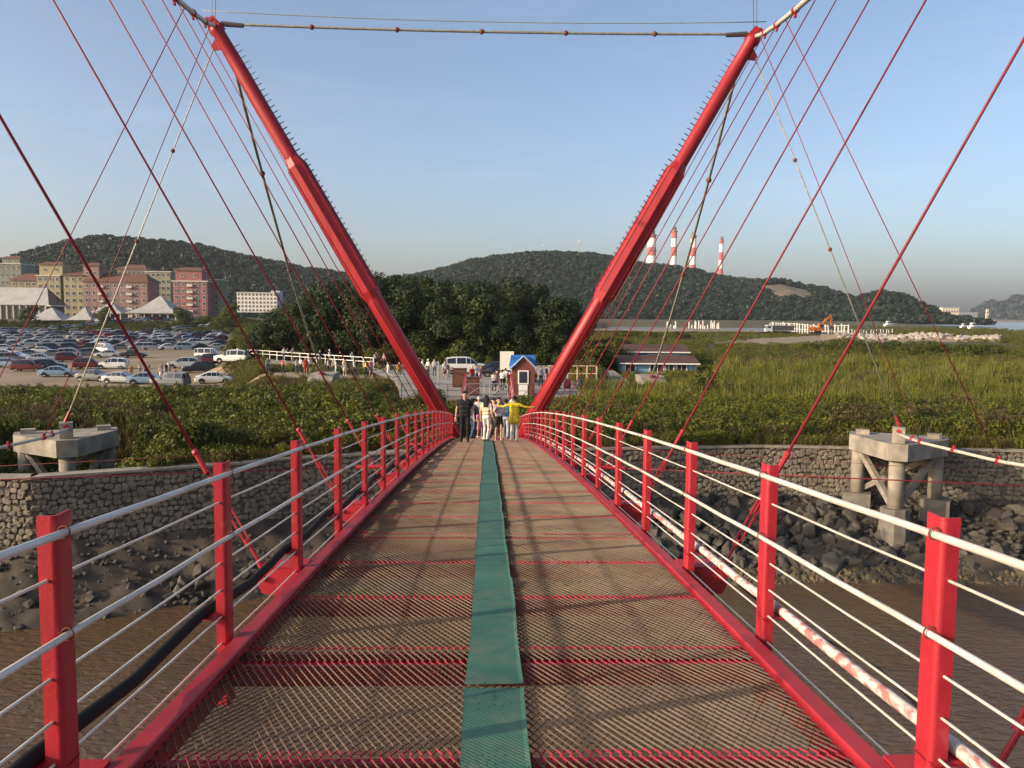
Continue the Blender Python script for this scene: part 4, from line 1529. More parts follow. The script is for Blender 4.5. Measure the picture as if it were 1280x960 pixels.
# grove: pixel of the crown top, distance, kind
GROVE = [(322, 405, 114, 1), (346, 389, 112, 1), (371, 372, 110, 0), (422, 357, 112, 1), (448, 352, 108, 0), (335, 398, 116, 3), (358, 378, 118, 0), (384, 366, 114, 1), (408, 352, 118, 0), (430, 347, 121, 2), (452, 350, 112, 1), (476, 337, 119, 0), (496, 346, 110, 3),
         (508, 340, 124, 2), (524, 356, 108, 1), (533, 338, 117, 4), (548, 345, 122, 2), (566, 347, 110, 0), (588, 350, 118, 1), (606, 355, 108, 3), (622, 352, 120, 2),
         (640, 357, 112, 0), (658, 347, 116, 1), (672, 352, 121, 2), (690, 360, 110, 3), (706, 372, 116, 1), (719, 384, 112, 0), (318, 414, 122, 3), (395, 392, 108, 3),
         (465, 380, 106, 3), (545, 372, 106, 1), (590, 384, 104, 3), (640, 388, 105, 1), (685, 392, 104, 3)]
KIND_LABEL = ["tall broad dark green tree in the grove behind the plaza", "spreading round-headed dark tree in the grove behind the plaza",
              "tall narrow-topped dark tree in the grove behind the plaza", "lighter green rounded tree at the edge of the grove",
              "pointed cypress-like tree rising above the grove"]
HTREE = [11.5, 10.5, 12.5, 9.5, 13.0]
for px, py, D, k in GROVE:
    p = at(px, py, D)
    gz = float(ground_z(p.x, D))
    tree(TREES[k], (p.x, D, gz - 0.15), (p.z - gz) / HTREE[k], KIND_LABEL[k], "trees of the grove" if k != 4 else None)
for px, py, D, k, lab in ((612, 444, 98, 1, "small yellow-green tree behind the white notice board"), (596, 436, 100, 0, "small green tree behind the parked white car"),
                          (748, 420, 92, 0, "small bushy tree beside the red pylon and blue sheds"), (765, 425, 96, 1, "low leafy tree before the gable of the blue sheds"),
                          (715, 425, 90, 0, "small dark tree beside the brick booth"), (338, 426, 112, 0, "light green young tree by the white promenade railing"),
                          (372, 430, 110, 1, "bushy young tree behind the promenade railing"), (303, 432, 112, 1, "bright young tree at the corner of the car park")):
    p = at(px, py, D)
    gz = float(ground_z(p.x, D))
    h = (5.0, 4.2)[k]
    tree(SMALL[k], (p.x, D, gz - .1), (p.z - gz) / h, lab, None)
for i, (px, D) in enumerate(((36, 336), (130, 338), (228, 334), (282, 330), (288, 345))):
    p = at(px, 390, D)
    tree(SMALL[i % 2], (p.x, D, float(ground_z(p.x, D)) - .3), 1.7, "young tree on the slope before the pavilions", "young trees before the pavilions")

# ------------------------------------------------------------------ plaza at the end of the bridge
PAVE = mat("plaza_concrete", (0.30, 0.28, 0.25), 0.85, (0.22, 0.205, 0.18), 0.5, 0.5, 0.3, 8, coords='World', detail=8)
pz = MB()
pz.prism([(-6.3, END), (7.3, END), (8.5, 66), (13, 78), (14, 98), (-13, 98), (-9, 80), (-7.2, 68)], (1, 0, 0), (0, 1, 0), (0, 0, PLAT - 4.0), (0, 0, 4.0))
tag(pz.build("plaza_pavement", PAVE), kind="structure")
ramp = MB().add([(-7.0, 71, PLAT - .03), (-11.8, 91, PLAT - .03), (-33.8, 117.5, 5.40), (-33.8, 113.0, 5.40), (-24, 102, 5.52), (-12, 87, 5.66)], [(0, 5, 4, 3, 2, 1)])
tag(ramp.build("promenade_pavement", PAVE), kind="structure")


def railing(path, label, name="railing", h=1.0, material=RAILB, step=1.6, rails=(1.0, 0.55, 0.12), r=0.025):
    p0 = Vector(path[0])
    root = empty(name, p0)
    tag(root, label, "railing")
    pts = [Vector(p) for p in path]
    for a, b in zip(pts[:-1], pts[1:]):
        n = max(1, round((b - a).length / step))
        for k in range(n + (1 if b is pts[-1] else 0)):
            p = a + (b - a) * k / n - p0
            MB().box(p + Vector((0, 0, h / 2)), (r * 2, r * 2, h)).build("post", material, root)
    for q in rails:
        MB().tube([p - p0 + Vector((0, 0, h * q)) for p in pts], r * 0.8, 6).build("rail", material, root)
    return root


railing([(-6.2, END + .12, PLAT), (-3.9, END + .12, PLAT), (-1.9, END + .12, PLAT)], "black metal railing on the plaza edge beside the thin pole", step=1.15)
railing([(1.9, END + .12, PLAT), (4.6, END + .12, PLAT), (7.2, END + .12, PLAT)], "black metal railing on the plaza edge before the brick booth", step=1.15)
p_a, p_b, p_c = at(287, 447, 116), at(350, 452, 108), at(520, 474, 82)
railing([(-35.0, 118.0, 5.38), (-24.5, 105.6, 5.52), (-12.4, 91.2, PLAT - .05)], "long white railing along the promenade before the grove", "railing", 1.15,
        WHITE, 2.0, (1.0, 0.62), 0.05)
kb = MB()
tag(MB().prism([(0, 0), (25, 0), (25, 0.45), (0, 0.45)], Vector((21.8, -25.5, .15)).normalized(), (0, 0, 1), (0.25, 0.3, 0), (-33.7, 112.6, 5.02)).build("kerb", CONC), kind="structure")


def barrier(x, y, w, rz, label):
    root = empty("crowd_barrier", (x, y, PLAT), rz)
    tag(root, label, "barrier", "grey crowd barriers at the bridge end")
    MB().tube([(-w / 2, 0, 0.08), (-w / 2, 0, 1.0), (w / 2, 0, 1.0), (w / 2, 0, 0.08), (-w / 2, 0, 0.08)], 0.028, 6).build("frame", GALV, root)
    MB().tube([(-w / 2, 0, 0.1), (w / 2, 0, 0.98)], 0.018, 6).build("brace", GALV, root)
    MB().tube([(-w / 2, 0, 0.98), (w / 2, 0, 0.1)], 0.018, 6).build("brace", GALV, root)
    for q in (-1, 1):
        MB().box((q * w / 2, 0, 0.03), (0.05, 0.5, 0.05)).build("foot", GALV, root)


barrier(-0.95, 60.6, 1.3, 0.1, "grey tubular barrier across the bridge end beside the rust-brown box")
barrier(0.75, 60.7, 1.3, -0.08, "grey tubular barrier across the bridge end beside the brick booth")

# ticket booth
bk = empty("ticket_booth", (2.62, 63.2, PLAT))
tag(bk, "small brick booth with blue gabled roof and white framed window", "booth")
BRICK = mat("booth_brick", (0.20, 0.062, 0.042), 0.85, (0.14, 0.045, 0.032), 4, 0.5)
BLUE = mat("blue_roof", (0.045, 0.19, 0.50), 0.5, (0.035, 0.14, 0.40), 1.2, 0.5)
MB().box((0, 0, 1.05), (1.7, 1.6, 2.1)).build("wall", BRICK, bk)
for k in range(13):
    MB().box((0, -0.806, 0.12 + k * 0.155), (1.66, 0.012, 0.012)).build("brick_joint", MORTAR, bk)
MB().prism([(-0.85, 0), (0.85, 0), (0, 0.80)], (1, 0, 0), (0, 0, 1), (0, 0.05, 0), (0, -0.80, 2.1)).build("gable", BRICK, bk)
for s in (-1, 1):
    MB().beam((s * 0.98, -0.93, 2.0), (0, -0.93, 2.95), 0.08, 0.10).build("bargeboard", WHITE, bk)
    r_ = MB().add([(s * 1.02, -0.98, 1.99), (0, -0.98, 2.96), (0, 0.95, 2.96), (s * 1.02, 0.95, 1.99), (s * 1.02, -0.98, 1.93), (0, -0.98, 2.90), (0, 0.95, 2.90), (s * 1.02, 0.95, 1.93)],
                  [(0, 1, 2, 3), (7, 6, 5, 4), (0, 4, 5, 1), (1, 5, 6, 2), (2, 6, 7, 3), (3, 7, 4, 0)])
    r_.build("roof", BLUE, bk)
MB().prism([(-1.05, 0), (1.05, 0), (1.05, 0.10), (0.9, 0.85), (-0.9, 0.85), (-1.05, 0.10)], (1, 0, 0), (0, 0, 1), (0, 0.25, 0), (0, 0.1, 2.12)).build("roof", BLUE, bk)
w_ = MB().box((-0.02, -0.83, 1.35), (0.80, 0.06, 1.05)).build("window", WHITE, bk)
MB().box((-0.02, -0.866, 1.36), (0.60, 0.012, 0.85)).build("pane", GLASS, w_)
MB().box((-0.02, -0.822, 0.42), (0.66, 0.05, 0.80)).build("lower_panel", WHITE, bk)

nb = empty("notice_board", at(632, 470, 70).freeze() and (1.55, 70.0, PLAT))
tag(nb, "white notice board on posts standing beside the brick booth", "notice board")


def board_extra(nt, b, src):
    mp = nt.nodes.new("ShaderNodeMapping")
    mp.inputs["Scale"].default_value = (5, 1, 2.2)
    nt.links.new(src, mp.inputs[0])
    n = nt.nodes.new("ShaderNodeTexVoronoi")
    n.inputs["Scale"].default_value = 1.7
    nt.links.new(mp.outputs[0], n.inputs["Vector"])
    lt = nt.nodes.new("ShaderNodeMath")
    lt.operation = 'LESS_THAN'
    lt.inputs[1].default_value = 0.16
    nt.links.new(n.outputs["Distance"], lt.inputs[0])
    mx = nt.nodes.new("ShaderNodeMix")
    mx.data_type = 'RGBA'
    nt.links.new(lt.outputs[0], mx.inputs[0])
    mx.inputs[6].default_value = (0.74, 0.71, 0.60, 1)
    mx.inputs[7].default_value = (0.42, 0.30, 0.26, 1)
    nt.links.new(mx.outputs[2], b.inputs["Base Color"])


MB().box((0, 0, 2.15), (1.15, 0.06, 1.55)).build("board", mat("notice_print", (0.74, 0.71, 0.60), 0.6, extra=board_extra), nb)
for s in (-1, 1):
    MB().box((s * 0.5, 0.07, 1.35), (0.06, 0.06, 2.7)).build("post", GALV, nb)

BROWNBOX = mat("rust_brown_panel", (0.085, 0.032, 0.022), 0.7, (0.05, 0.02, 0.015), 3, 0.5)
for x, y, w, h, lab in ((-2.35, 69.0, 1.15, 1.45, "rust-brown metal box standing on the plaza behind the black railing"), (-1.15, 62.2, 1.0, 1.25, "rust-brown metal box beside the crowd barrier")):
    root = empty("metal_cabinet", (x, y, PLAT))
    tag(root, lab, "cabinet")
    MB().box((0, 0, h / 2 + .06), (w, 0.6, h)).build("body", BROWNBOX, root)
    MB().box((0, 0, h + 0.085), (w + .08, 0.68, 0.05)).build("lid", BROWNBOX, root)
    MB().box((0, -0.306, h / 2 + .06), (w - .16, 0.014, h - .16)).build("door", mat("rust_brown_door", (0.11, 0.042, 0.028), 0.65), root)
    for s in (-1, 1):
        MB().box((s * (w / 2 - .08), 0, 0.03), (0.1, 0.5, 0.06)).build("foot", STEEL, root)
root = empty("pole", (-3.6, END + .6, PLAT))
tag(root, "thin pale green pole standing behind the black plaza railing", "pole")
MB().tube([(0, 0, 0), (0, 0, 2.55)], 0.045, 8).build("shaft", mat("pale_green_paint", (0.28, 0.34, 0.27), 0.5), root)
MB().tube([(0, 0, 2.5), (0, 0, 2.6)], 0.06, 8).build("cap", GALV, root)
MB().box((0, 0, 0.012), (0.2, 0.2, 0.024)).build("base_plate", GALV, root)
railing([(5.3, 74, PLAT), (9.6, 74, PLAT)], "cream wooden frame railing behind the brick booth", "railing", 1.5, mat("cream_paint", (0.5, 0.42, 0.28), 0.6), 0.8, (1.0, 0.55), 0.06)
# plastic drums and bags piled behind the booth
for i, (x, y, s, col, lab) in enumerate(((5.6, 68, .5, (0.05, 0.2, 0.42), "blue plastic drum beside the brick booth"), (6.5, 68.6, .42, (0.3, 0.05, 0.06), "dark red plastic drum beside the booth"),
                                         (7.4, 67.8, .4, (0.03, 0.03, 0.035), "black plastic drum beside the booth and pylon"))):
    root = empty("drum", (x, y, PLAT))
    tag(root, lab, "drum")
    MB().tube([(0, 0, 0.01), (0, 0, .3 * s / .5), (0, 0, .62 * s / .5), (0, 0, .9 * s / .5)], [.28, .31, .31, .28], 14).build("body", mat("drum_%d" % i, col, 0.5), root, True)
    MB().tube([(0, 0, .9 * s / .5), (0, 0, .95 * s / .5)], .29, 14).build("lid", STEEL, root)

# ------------------------------------------------------------------ cars
def obj_paint():
    m = bpy.data.materials.new("car_paint")
    m.use_nodes = True
    nt = m.node_tree
    b = nt.nodes["Principled BSDF"]
    oi = nt.nodes.new("ShaderNodeObjectInfo")
    nt.links.new(oi.outputs["Color"], b.inputs["Base Color"])
    b.inputs["Roughness"].default_value = 0.28
    b.inputs["Metallic"].default_value = 0.15
    b.inputs["Coat Weight"].default_value = 0.5
    b.inputs["Coat Roughness"].default_value = 0.08
    return m


PAINT = obj_paint()
CGLASS = mat("car_glass", (0.012, 0.016, 0.02), 0.06, spec=0.7)
TYRE = mat("tyre", (0.015, 0.015, 0.015), 0.85)
RIM = mat("alloy", (0.45, 0.45, 0.46), 0.35, metal=0.8)
LAMP = mat("headlamp_glass", (0.6, 0.62, 0.62), 0.15)
TAIL = mat("tail_lamp", (0.35, 0.01, 0.01), 0.25)


# stations along the length: x, half width at sill, belt height, roof height, half width at roof
CARS = {
    "sedan": [(-2.25, .70, .62, .66, .66), (-2.15, .80, .88, .93, .70), (-1.55, .88, .93, 1.02, .70), (-0.85, .89, .93, 1.40, .58), (-0.25, .89, .92, 1.45, .60), (0.35, .89, .91, 1.42, .59),
              (1.15, .88, .88, 0.96, .72), (1.75, .86, .80, .86, .72), (2.15, .78, .66, .72, .66), (2.28, .66, .52, .56, .60)],
    "suv": [(-2.25, .78, .72, .78, .72), (-2.18, .86, .98, 1.10, .72), (-1.95, .90, 1.02, 1.60, .62), (-1.0, .92, 1.02, 1.70, .64), (0.0, .92, 1.01, 1.70, .64), (0.40, .92, 1.0, 1.64, .63),
            (1.10, .90, .99, 1.08, .74), (1.75, .88, .94, 1.00, .74), (2.15, .82, .80, .86, .70), (2.25, .70, .60, .66, .62)],
    "van": [(-2.30, .80, .80, 1.2, .74), (-2.26, .84, 1.0, 1.80, .70), (-1.6, .86, 1.02, 1.92, .70), (-0.4, .86, 1.02, 1.94, .70), (0.8, .86, 1.02, 1.92, .70), (1.2, .86, 1.0, 1.78, .68),
            (1.9, .84, .98, 1.10, .76), (2.2, .80, .80, .90, .72), (2.30, .70, .60, .70, .64)],
}


def car_shapes(kind):
    st = CARS[kind]
    body, win = MB(), MB()
    rings = []
    for x, w, belt, top, wt in st:
        sill = 0.26
        rings.append([(x, -w * .94, sill), (x, -w, sill + .22), (x, -w * .98, belt - .05), (x, -w * .95, belt), (x, -wt, top - .05), (x, -wt * .82, top), (x, 0, top + .02),
                      (x, wt * .82, top), (x, wt, top - .05), (x, w * .95, belt), (x, w * .98, belt - .05), (x, w, sill + .22), (x, w * .94, sill)])
    n = 13
    vs = [p for r in rings for p in r]
    fs = []
    for i in range(len(rings) - 1):
        for k in range(n):
            fs.append((i * n + k, (i + 1) * n + k, (i + 1) * n + (k + 1) % n, i * n + (k + 1) % n))
    fs += [tuple(range(n)), tuple(reversed(range((len(rings) - 1) * n, len(rings) * n)))]
    body.add(vs, fs)
    for x in (-1.38, 1.38):                               # dark wheel arches, slightly proud of the sill
        for s in (-1, 1):
            w = 0.90 if kind != "van" else .865
            pts = [(x + 0.39 * math.cos(a), s * (w + .006), 0.30 + 0.39 * math.sin(a)) for a in np.linspace(0, math.pi, 9)]
            body.add(pts if s < 0 else pts[::-1], [tuple(range(9))], 1)

    def pane(q, off):
        c = sum((Vector(p) for p in q), Vector()) / 4
        nr = (Vector(q[1]) - Vector(q[0])).cross(Vector(q[2]) - Vector(q[0])).normalized()
        if nr.dot(c - Vector((0, 0, 0.7))) < 0:
            nr = -nr
            q = q[::-1]
        win.add([c + (Vector(p) - c) * 0.90 + nr * off for p in q], [(0, 1, 2, 3)])
    for i in range(len(rings) - 1):
        t0, t1 = st[i][3] - st[i][2], st[i + 1][3] - st[i + 1][2]
        a, b = rings[i], rings[i + 1]
        if min(t0, t1) > 0.3:
            pane([a[3], b[3], b[4], a[4]], .012)
            pane([a[9], b[9], b[8], a[8]], .012)
        elif max(t0, t1) > 0.35:
            pane([a[4], b[4], b[8], a[8]], .025)
            tri = [a[3], b[3], b[4], a[4]]
            pane(tri, .012)
            pane([a[9], b[9], b[8], a[8]], .012)
    return body, win


def wheel_shapes(x, s, w):
    t = MB().tube([(x, s * (w - .20), .31), (x, s * (w - .19), .31), (x, s * (w + .005), .31), (x, s * (w + .012), .31)], [.28, .31, .31, .28], 16)
    r = MB().tube([(x, s * (w - .05), .31), (x, s * (w + .018), .31)], [.20, .19], 12)
    return t, r


CAR_ME = {}
for kind in CARS:
    bd, wi = car_shapes(kind)
    w = 0.885 if kind != "van" else .85
    far = MB()
    far.v, far.f, far.m = list(bd.v), list(bd.f), [0 if q == 0 else 1 for q in bd.m]
    far.add(wi.v, wi.f, 2)
    wheels = []
    for x in (-1.38, 1.38):
        for s in (-1, 1):
            t, r = wheel_shapes(x, s, w)
            wheels.append((t.mesh("tyre", TYRE), r.mesh("rim", RIM)))
            far.add(t.v, t.f, 1)
            far.add(r.v, r.f, 3)
    xf, xr = CARS[kind][-2][0], CARS[kind][0][0]
    hl = [MB().box((xf - .03, s * .60, .66 if kind == "sedan" else .80), (.20, .26, .13), 0, Matrix.Rotation(R(-s * 20), 3, 'Z')) for s in (-1, 1)]
    tl = [MB().box((xr + .09, s * .66, .80 if kind == "sedan" else .98), (.10, .24, .18)) for s in (-1, 1)]
    mir = [MB().box((0.72 if kind != "van" else 1.25, s * (w + .10), 1.0), (.12, .18, .13)) for s in (-1, 1)]
    for h in hl:
        far.add(h.v, h.f, 4)
    for h in tl:
        far.add(h.v, h.f, 5)
    for h in mir:
        far.add(h.v, h.f, 0)
    CAR_ME[kind] = dict(body=bd.mesh("body", [PAINT, TYRE], True), win=wi.mesh("window_glass", CGLASS), wheels=wheels, head=[h.mesh("headlight", LAMP) for h in hl],
                        tail=[h.mesh("tail_light", TAIL) for h in tl], mirror=[h.mesh("wing_mirror", PAINT) for h in mir],
                        far=far.mesh("car", [PAINT, TYRE, CGLASS, RIM, LAMP, TAIL]))
    me = CAR_ME[kind]["body"]
    me.polygons.foreach_set("use_smooth", [False] * len(me.polygons))

COLS = {"white": (0.72, 0.72, 0.70), "silver": (0.42, 0.43, 0.44), "grey": (0.16, 0.17, 0.18), "black": (0.015, 0.016, 0.018), "dark blue": (0.02, 0.035, 0.09),
        "pale blue": (0.22, 0.32, 0.42), "maroon": (0.12, 0.015, 0.02), "red": (0.42, 0.02, 0.03)}


def car(kind, col, loc, rz, label, group=None, detailed=False):
    c = (*COLS[col], 1)
    word = {"sedan": "car", "suv": "car", "van": "van"}[kind]
    M = CAR_ME[kind]
    if not detailed:
        o = link("parked_" + word, M["far"], None, loc, rz)
        o.color = c
        return tag(o, label, word, group)
    root = empty("parked_" + word, loc, rz)
    tag(root, label, word, group)
    link("body", M["body"], root).color = c
    link("window_glass", M["win"], root)
    for t, r in M["wheels"]:
        wh = link("wheel", t, root)
        link("rim", r, wh)
    for h in M["head"]:
        link("headlight", h, root)
    for h in M["tail"]:
        link("tail_light", h, root)
    for h in M["mirror"]:
        link("wing_mirror", h, root).color = c
    return root


def lot_z(x, y):
    return float(ground_z(x, y)) + 0.055


# the ones that can be told apart: pixel of the wheels' line, kind, colour, heading
NEAR = [(268, 479, "sedan", "white", 12, "white saloon car at the car park corner beside the path"), (291, 474, "suv", "white", -8, "white estate car beside the white saloon at the car park corner"),
        (249, 466, "suv", "black", 14, "black car parked between the white van and the beige car"), (272, 465, "suv", "maroon", 12, "dark maroon car beside the black car near the path"),
        (229, 460, "suv", "silver", 8, "silver beige car parked before the white van"), (252, 455, "sedan", "black", -14, "black saloon behind the silver beige car"),
        (260, 448, "van", "white", -4, "long white van parked beside the path railing"), (141, 461, "suv", "white", 4, "white hatchback parked alone on the sand beside the maroon car"),
        (112, 461, "suv", "maroon", 10, "maroon car beside the white hatchback"), (72, 471, "sedan", "pale blue", 10, "pale blue car at the scrubby edge of the car park"),
        (62, 463, "suv", "black", 14, "black estate car parked behind the pale blue car"), (118, 476, "sedan", "grey", -10, "dark grey car half hidden by the scrub"),
        (152, 479, "sedan", "silver", -8, "silver car half hidden behind the scrub"), (184, 480, "sedan", "pale blue", 6, "pale blue car behind the scrub beside a dark car"),
        (213, 483, "suv", "grey", -12, "dark grey car at the scrub edge by the standing people"), (20, 449, "sedan", "white", 6, "white saloon parked across from the black saloons"),
        (36, 464, "suv", "maroon", 6, "dark maroon car among the black cars at the scrub edge"), (10, 459, "sedan", "pale blue", 4, "pale blue car beside the maroon car"),
        (132, 441, "van", "white", -40, "white people carrier parked among saloons"), (54, 442, "sedan", "silver", 6, "silver saloon in the middle row beside black saloons"),
        (88, 443, "sedan", "black", 6, "black saloon beside the silver saloon in the middle row"), (135, 447, "sedan", "silver", 8, "silver saloon before the white people carrier"),
        (168, 447, "sedan", "black", 8, "black saloon with pale lamps before the people carrier")]
USED = []
for px, py, kind, col, rz, lab in NEAR:
    p = on_level(px, py, LOT + .05)
    USED.append((p.x, p.y))
    car(kind, col, (p.x, p.y, lot_z(p.x, p.y)), R(rz + (180 if px % 2 else 0)), lab, None, True)
rgc = np.random.default_rng(5)
WHERE = {0: "in the middle rows of the crowded car park", 1: "in the back rows of the crowded car park"}
pick = ["white"] * 8 + ["silver"] * 9 + ["grey"] * 7 + ["black"] * 6 + ["dark blue"] * 3 + ["pale blue"] * 3 + ["red"] + ["maroon"] * 2
for row, (py, step, ang) in enumerate(((455, 0, 0), (452, 4.2, 16), (446, 3.4, 20), (438, 3.1, 24), (432, 2.9, 28), (427, 2.9, 30), (423, 2.8, 34), (419.5, 2.8, 30), (416.5, 2.8, 28), (414, 2.8, 30))):
    if step == 0:
        continue
    p0, p1 = on_level(-20, py + 1.5, LOT), on_level(288, py - 1.0, LOT)
    n = int((p1 - p0).length / (step * 1.0))
    for k in range(n):
        p = p0 + (p1 - p0) * ((k + rgc.uniform(-.12, .12)) / n)
        if rgc.uniform() < 0.04 or any(abs(p.x - a) < 3.6 and abs(p.y - b) < 5.0 for a, b in USED):
            continue
        px = 609 + p.x / p.y * FPX
        if (px > 180 and row <= 2) or (row == 1 and px > 105):
            continue
        col = pick[int(rgc.integers(0, len(pick)))]
        kind = "suv" if rgc.uniform() < 0.4 else "sedan"
        flip = 180 if rgc.uniform() < 0.5 else 0
        word = "saloon" if kind == "sedan" else "off-roader"
        car(kind, col, (p.x, p.y, lot_z(p.x, p.y)), R(ang + rgc.normal(0, 3) + flip), "%s %s parked %s" % (col, word, WHERE[0 if row < 5 else 1]), "cars in the car park", row < 4)
# three cars on the plaza behind the notice board
for x, y, kind, col, rz, lab in ((-2.2, 84, "suv", "white", 4, "white off-roader parked on the plaza before the grove"), (1.2, 81, "sedan", "black", 6, "black saloon parked behind the notice board"),
                                 (3.0, 74.5, "sedan", "silver", 70, "silver car half hidden behind the brick booth")):
    car(kind, col, (x, y, PLAT + .004), R(rz), lab, None, True)

# ------------------------------------------------------------------ buildings beyond the car park
WFRAME = mat("window_frame", (0.55, 0.53, 0.48), 0.6)
ROOF_B = mat("brown_tile_roof", (0.17, 0.075, 0.045), 0.85, (0.11, 0.055, 0.038), 1.0, 0.5, coords='World')
TRIM = mat("pale_trim", (0.55, 0.50, 0.42), 0.7)
WIN_CACHE = {}


def window_obj(root, x, z, w, h, y):
    key = (round(w, 2), round(h, 2))
    if key not in WIN_CACHE:
        fr = MB().box((0, 0, h / 2 + .06), (w + .24, .16, .12)).box((0, 0, -h / 2 - .08), (w + .4, .28, .16))
        fr.box((-w / 2 - .06, 0, 0), (.12, .16, h + .24)).box((w / 2 + .06, 0, 0), (.12, .16, h + .24)).box((0, .02, 0), (.07, .10, h))
        pn = MB().box((0, .05, 0), (w, .06, h))
        WIN_CACHE[key] = (fr.mesh("window", WFRAME), pn.mesh("pane", GLASS))
    f, p = WIN_CACHE[key]
    wo = link("window", f, root, (x, y, z))
    link("pane", p, wo)
    return wo


def block(root, x0, x1, z1, depth, material, floors, cols, y0=0.0, z0=0.0, ww=1.3, wh=1.5, balcony=None, cornice=True, name="wall", skip=()):
    w = x1 - x0
    MB().box(((x0 + x1) / 2, y0 + depth / 2, (z0 + z1) / 2), (w, depth, z1 - z0)).build(name, material, root)
    if cornice:
        MB().box(((x0 + x1) / 2, y0 + depth / 2, z1 + .22), (w + .9, depth + .9, .44)).build("cornice", TRIM, root)
    fh = (z1 - z0) / floors
    for i in range(floors):
        for k in range(cols):
            if (i, k) in skip:
                continue
            x = x0 + w * (k + .5) / cols
            z = z0 + fh * (i + .55)
            if balcony is not None and k in balcony:
                b = MB().box((x, y0 - .55, z - wh * .6), (ww + 1.3, 1.1, .16)).box((x, y0 - 1.06, z - wh * .6 + .5), (ww + 1.3, .08, .9))
                b.box((x - ww / 2 - .61, y0 - .55, z - wh * .6 + .5), (.08, 1.0, .9)).box((x + ww / 2 + .61, y0 - .55, z - wh * .6 + .5), (.08, 1.0, .9))
                b.build("balcony", TRIM, root)
            window_obj(root, x, z, ww, wh, y0 - .06)


def hip_roof(root, x0, x1, y0, y1, z, h, material, over=0.8, ridge=0.5, name="roof"):
    x0, x1, y0, y1 = x0 - over, x1 + over, y0 - over, y1 + over
    cx0, cx1 = x0 + (y1 - y0) * .5 * ridge, x1 - (y1 - y0) * .5 * ridge
    if cx0 > cx1:
        cx0 = cx1 = (x0 + x1) / 2
    cy = (y0 + y1) / 2
    vs = [(x0, y0, z), (x1, y0, z), (x1, y1, z), (x0, y1, z), (cx0, cy, z + h), (cx1, cy, z + h), (x0, y0, z - .2), (x1, y0, z - .2), (x1, y1, z - .2), (x0, y1, z - .2)]
    fs = [(0, 1, 5, 4), (1, 2, 5), (2, 3, 4, 5), (3, 0, 4), (9, 8, 7, 6), (0, 6, 7, 1), (1, 7, 8, 2), (2, 8, 9, 3), (3, 9, 6, 0)]
    return MB().add(vs, fs).build(name, material, root)


def px_box(px0, px1, ytop, D, gz):
    a, b = at(px0, ytop, D), at(px1, ytop, D)
    return a.x, b.x, (a.z + b.z) / 2 - gz


def apartment(px0, px1, ytop, D, col, floors, cols, label, depth=14, roof=None, balcony=None, towers=(), col2=None, rz=0.0, tone=None):
    gz = 7.0
    x0, x1, h = px_box(px0, px1, ytop, D, gz)
    cx = (x0 + x1) / 2
    root = empty("apartment_block", (cx, D, gz), rz)
    tag(root, label, "building", "apartment blocks beyond the car park")
    col = tuple(c * .58 + .06 * sum(col) / 3 for c in col)
    m = mat("render_" + label.split()[0] + str(px0), col, 0.85, col2 or tuple(c * .78 for c in col), 0.25, 0.5, coords='World', detail=8)
    block(root, x0 - cx, x1 - cx, h, depth, m, floors, cols, balcony=balcony)
    if roof:
        hip_roof(root, x0 - cx, x1 - cx, 0, depth, h + .45, roof, ROOF_B)
    for t0, t1, ty in towers:
        a0, a1, th = px_box(t0, t1, ty, D, gz)
        block(root, a0 - cx, a1 - cx, th, depth * .6, m, 1, 2, 2.0, h + .3, 1.2, 1.2, name="roof_tower")
        hip_roof(root, a0 - cx, a1 - cx, 2.0, 2.0 + depth * .6, th + .45, 1.2, ROOF_B, name="tower_roof")
    return root


apartment(-30, 26, 330, 470, (0.33, 0.34, 0.27), 7, 8, "grey-green apartment block beneath the wooded hill", towers=((0, 22, 323),))
apartment(14, 46, 351, 400, (0.46, 0.36, 0.17), 5, 4, "ochre low wing with brown hipped roof beside the yellow block", roof=3.2)
apartment(46, 75, 345, 396, (0.56, 0.49, 0.26), 6, 4, "pale yellow apartment block with a square roof tower", towers=((46, 75, 331),))
apartment(79, 104, 345, 396, (0.52, 0.46, 0.24), 6, 3, "pale yellow narrow apartment block beside the tower block", roof=2.2)
apartment(104, 184, 353, 394, (0.46, 0.27, 0.24), 5, 9, "long pink apartment block under a brown hipped roof", roof=3.8, balcony=(2, 6), towers=((101, 121, 332),))
apartment(147, 182, 337, 440, (0.42, 0.27, 0.22), 7, 6, "brownish pink rear block with brown roof", roof=2.4)
apartment(182, 213, 340, 432, (0.47, 0.43, 0.28), 7, 5, "beige apartment block with flat roof behind the pink blocks")
apartment(216, 259, 352, 384, (0.48, 0.17, 0.16), 6, 5, "salmon red apartment block with a column of balconies", balcony=(2,), towers=((217, 250, 338),))
apartment(259, 273, 350, 392, (0.34, 0.33, 0.18), 6, 2, "olive end block joined to the salmon red one")
# white slab building on the slope
x0, x1, h = px_box(296, 346, 366, 600, 11.0)
root = empty("hillside_building", ((x0 + x1) / 2, 600, 10.0))
tag(root, "white long building with rows of windows at the foot of the hill", "building")
block(root, x0 - (x0 + x1) / 2, x1 - (x0 + x1) / 2, h + 1, 14, mat("white_render", (0.66, 0.62, 0.56), 0.8), 5, 11, ww=1.2, wh=1.4)
block(root, (x1 - x0) / 2 - 5, (x1 - x0) / 2 + 1.5, h + 2.6, 8, mat("blue_grey_render", (0.33, 0.40, 0.48), 0.8), 5, 1, 3.0, name="stair_tower", cornice=False)

PALE_ROOF = mat("pale_metal_roof", (0.40, 0.385, 0.37), 0.6, (0.32, 0.31, 0.295), 0.4, 0.5, coords='World')


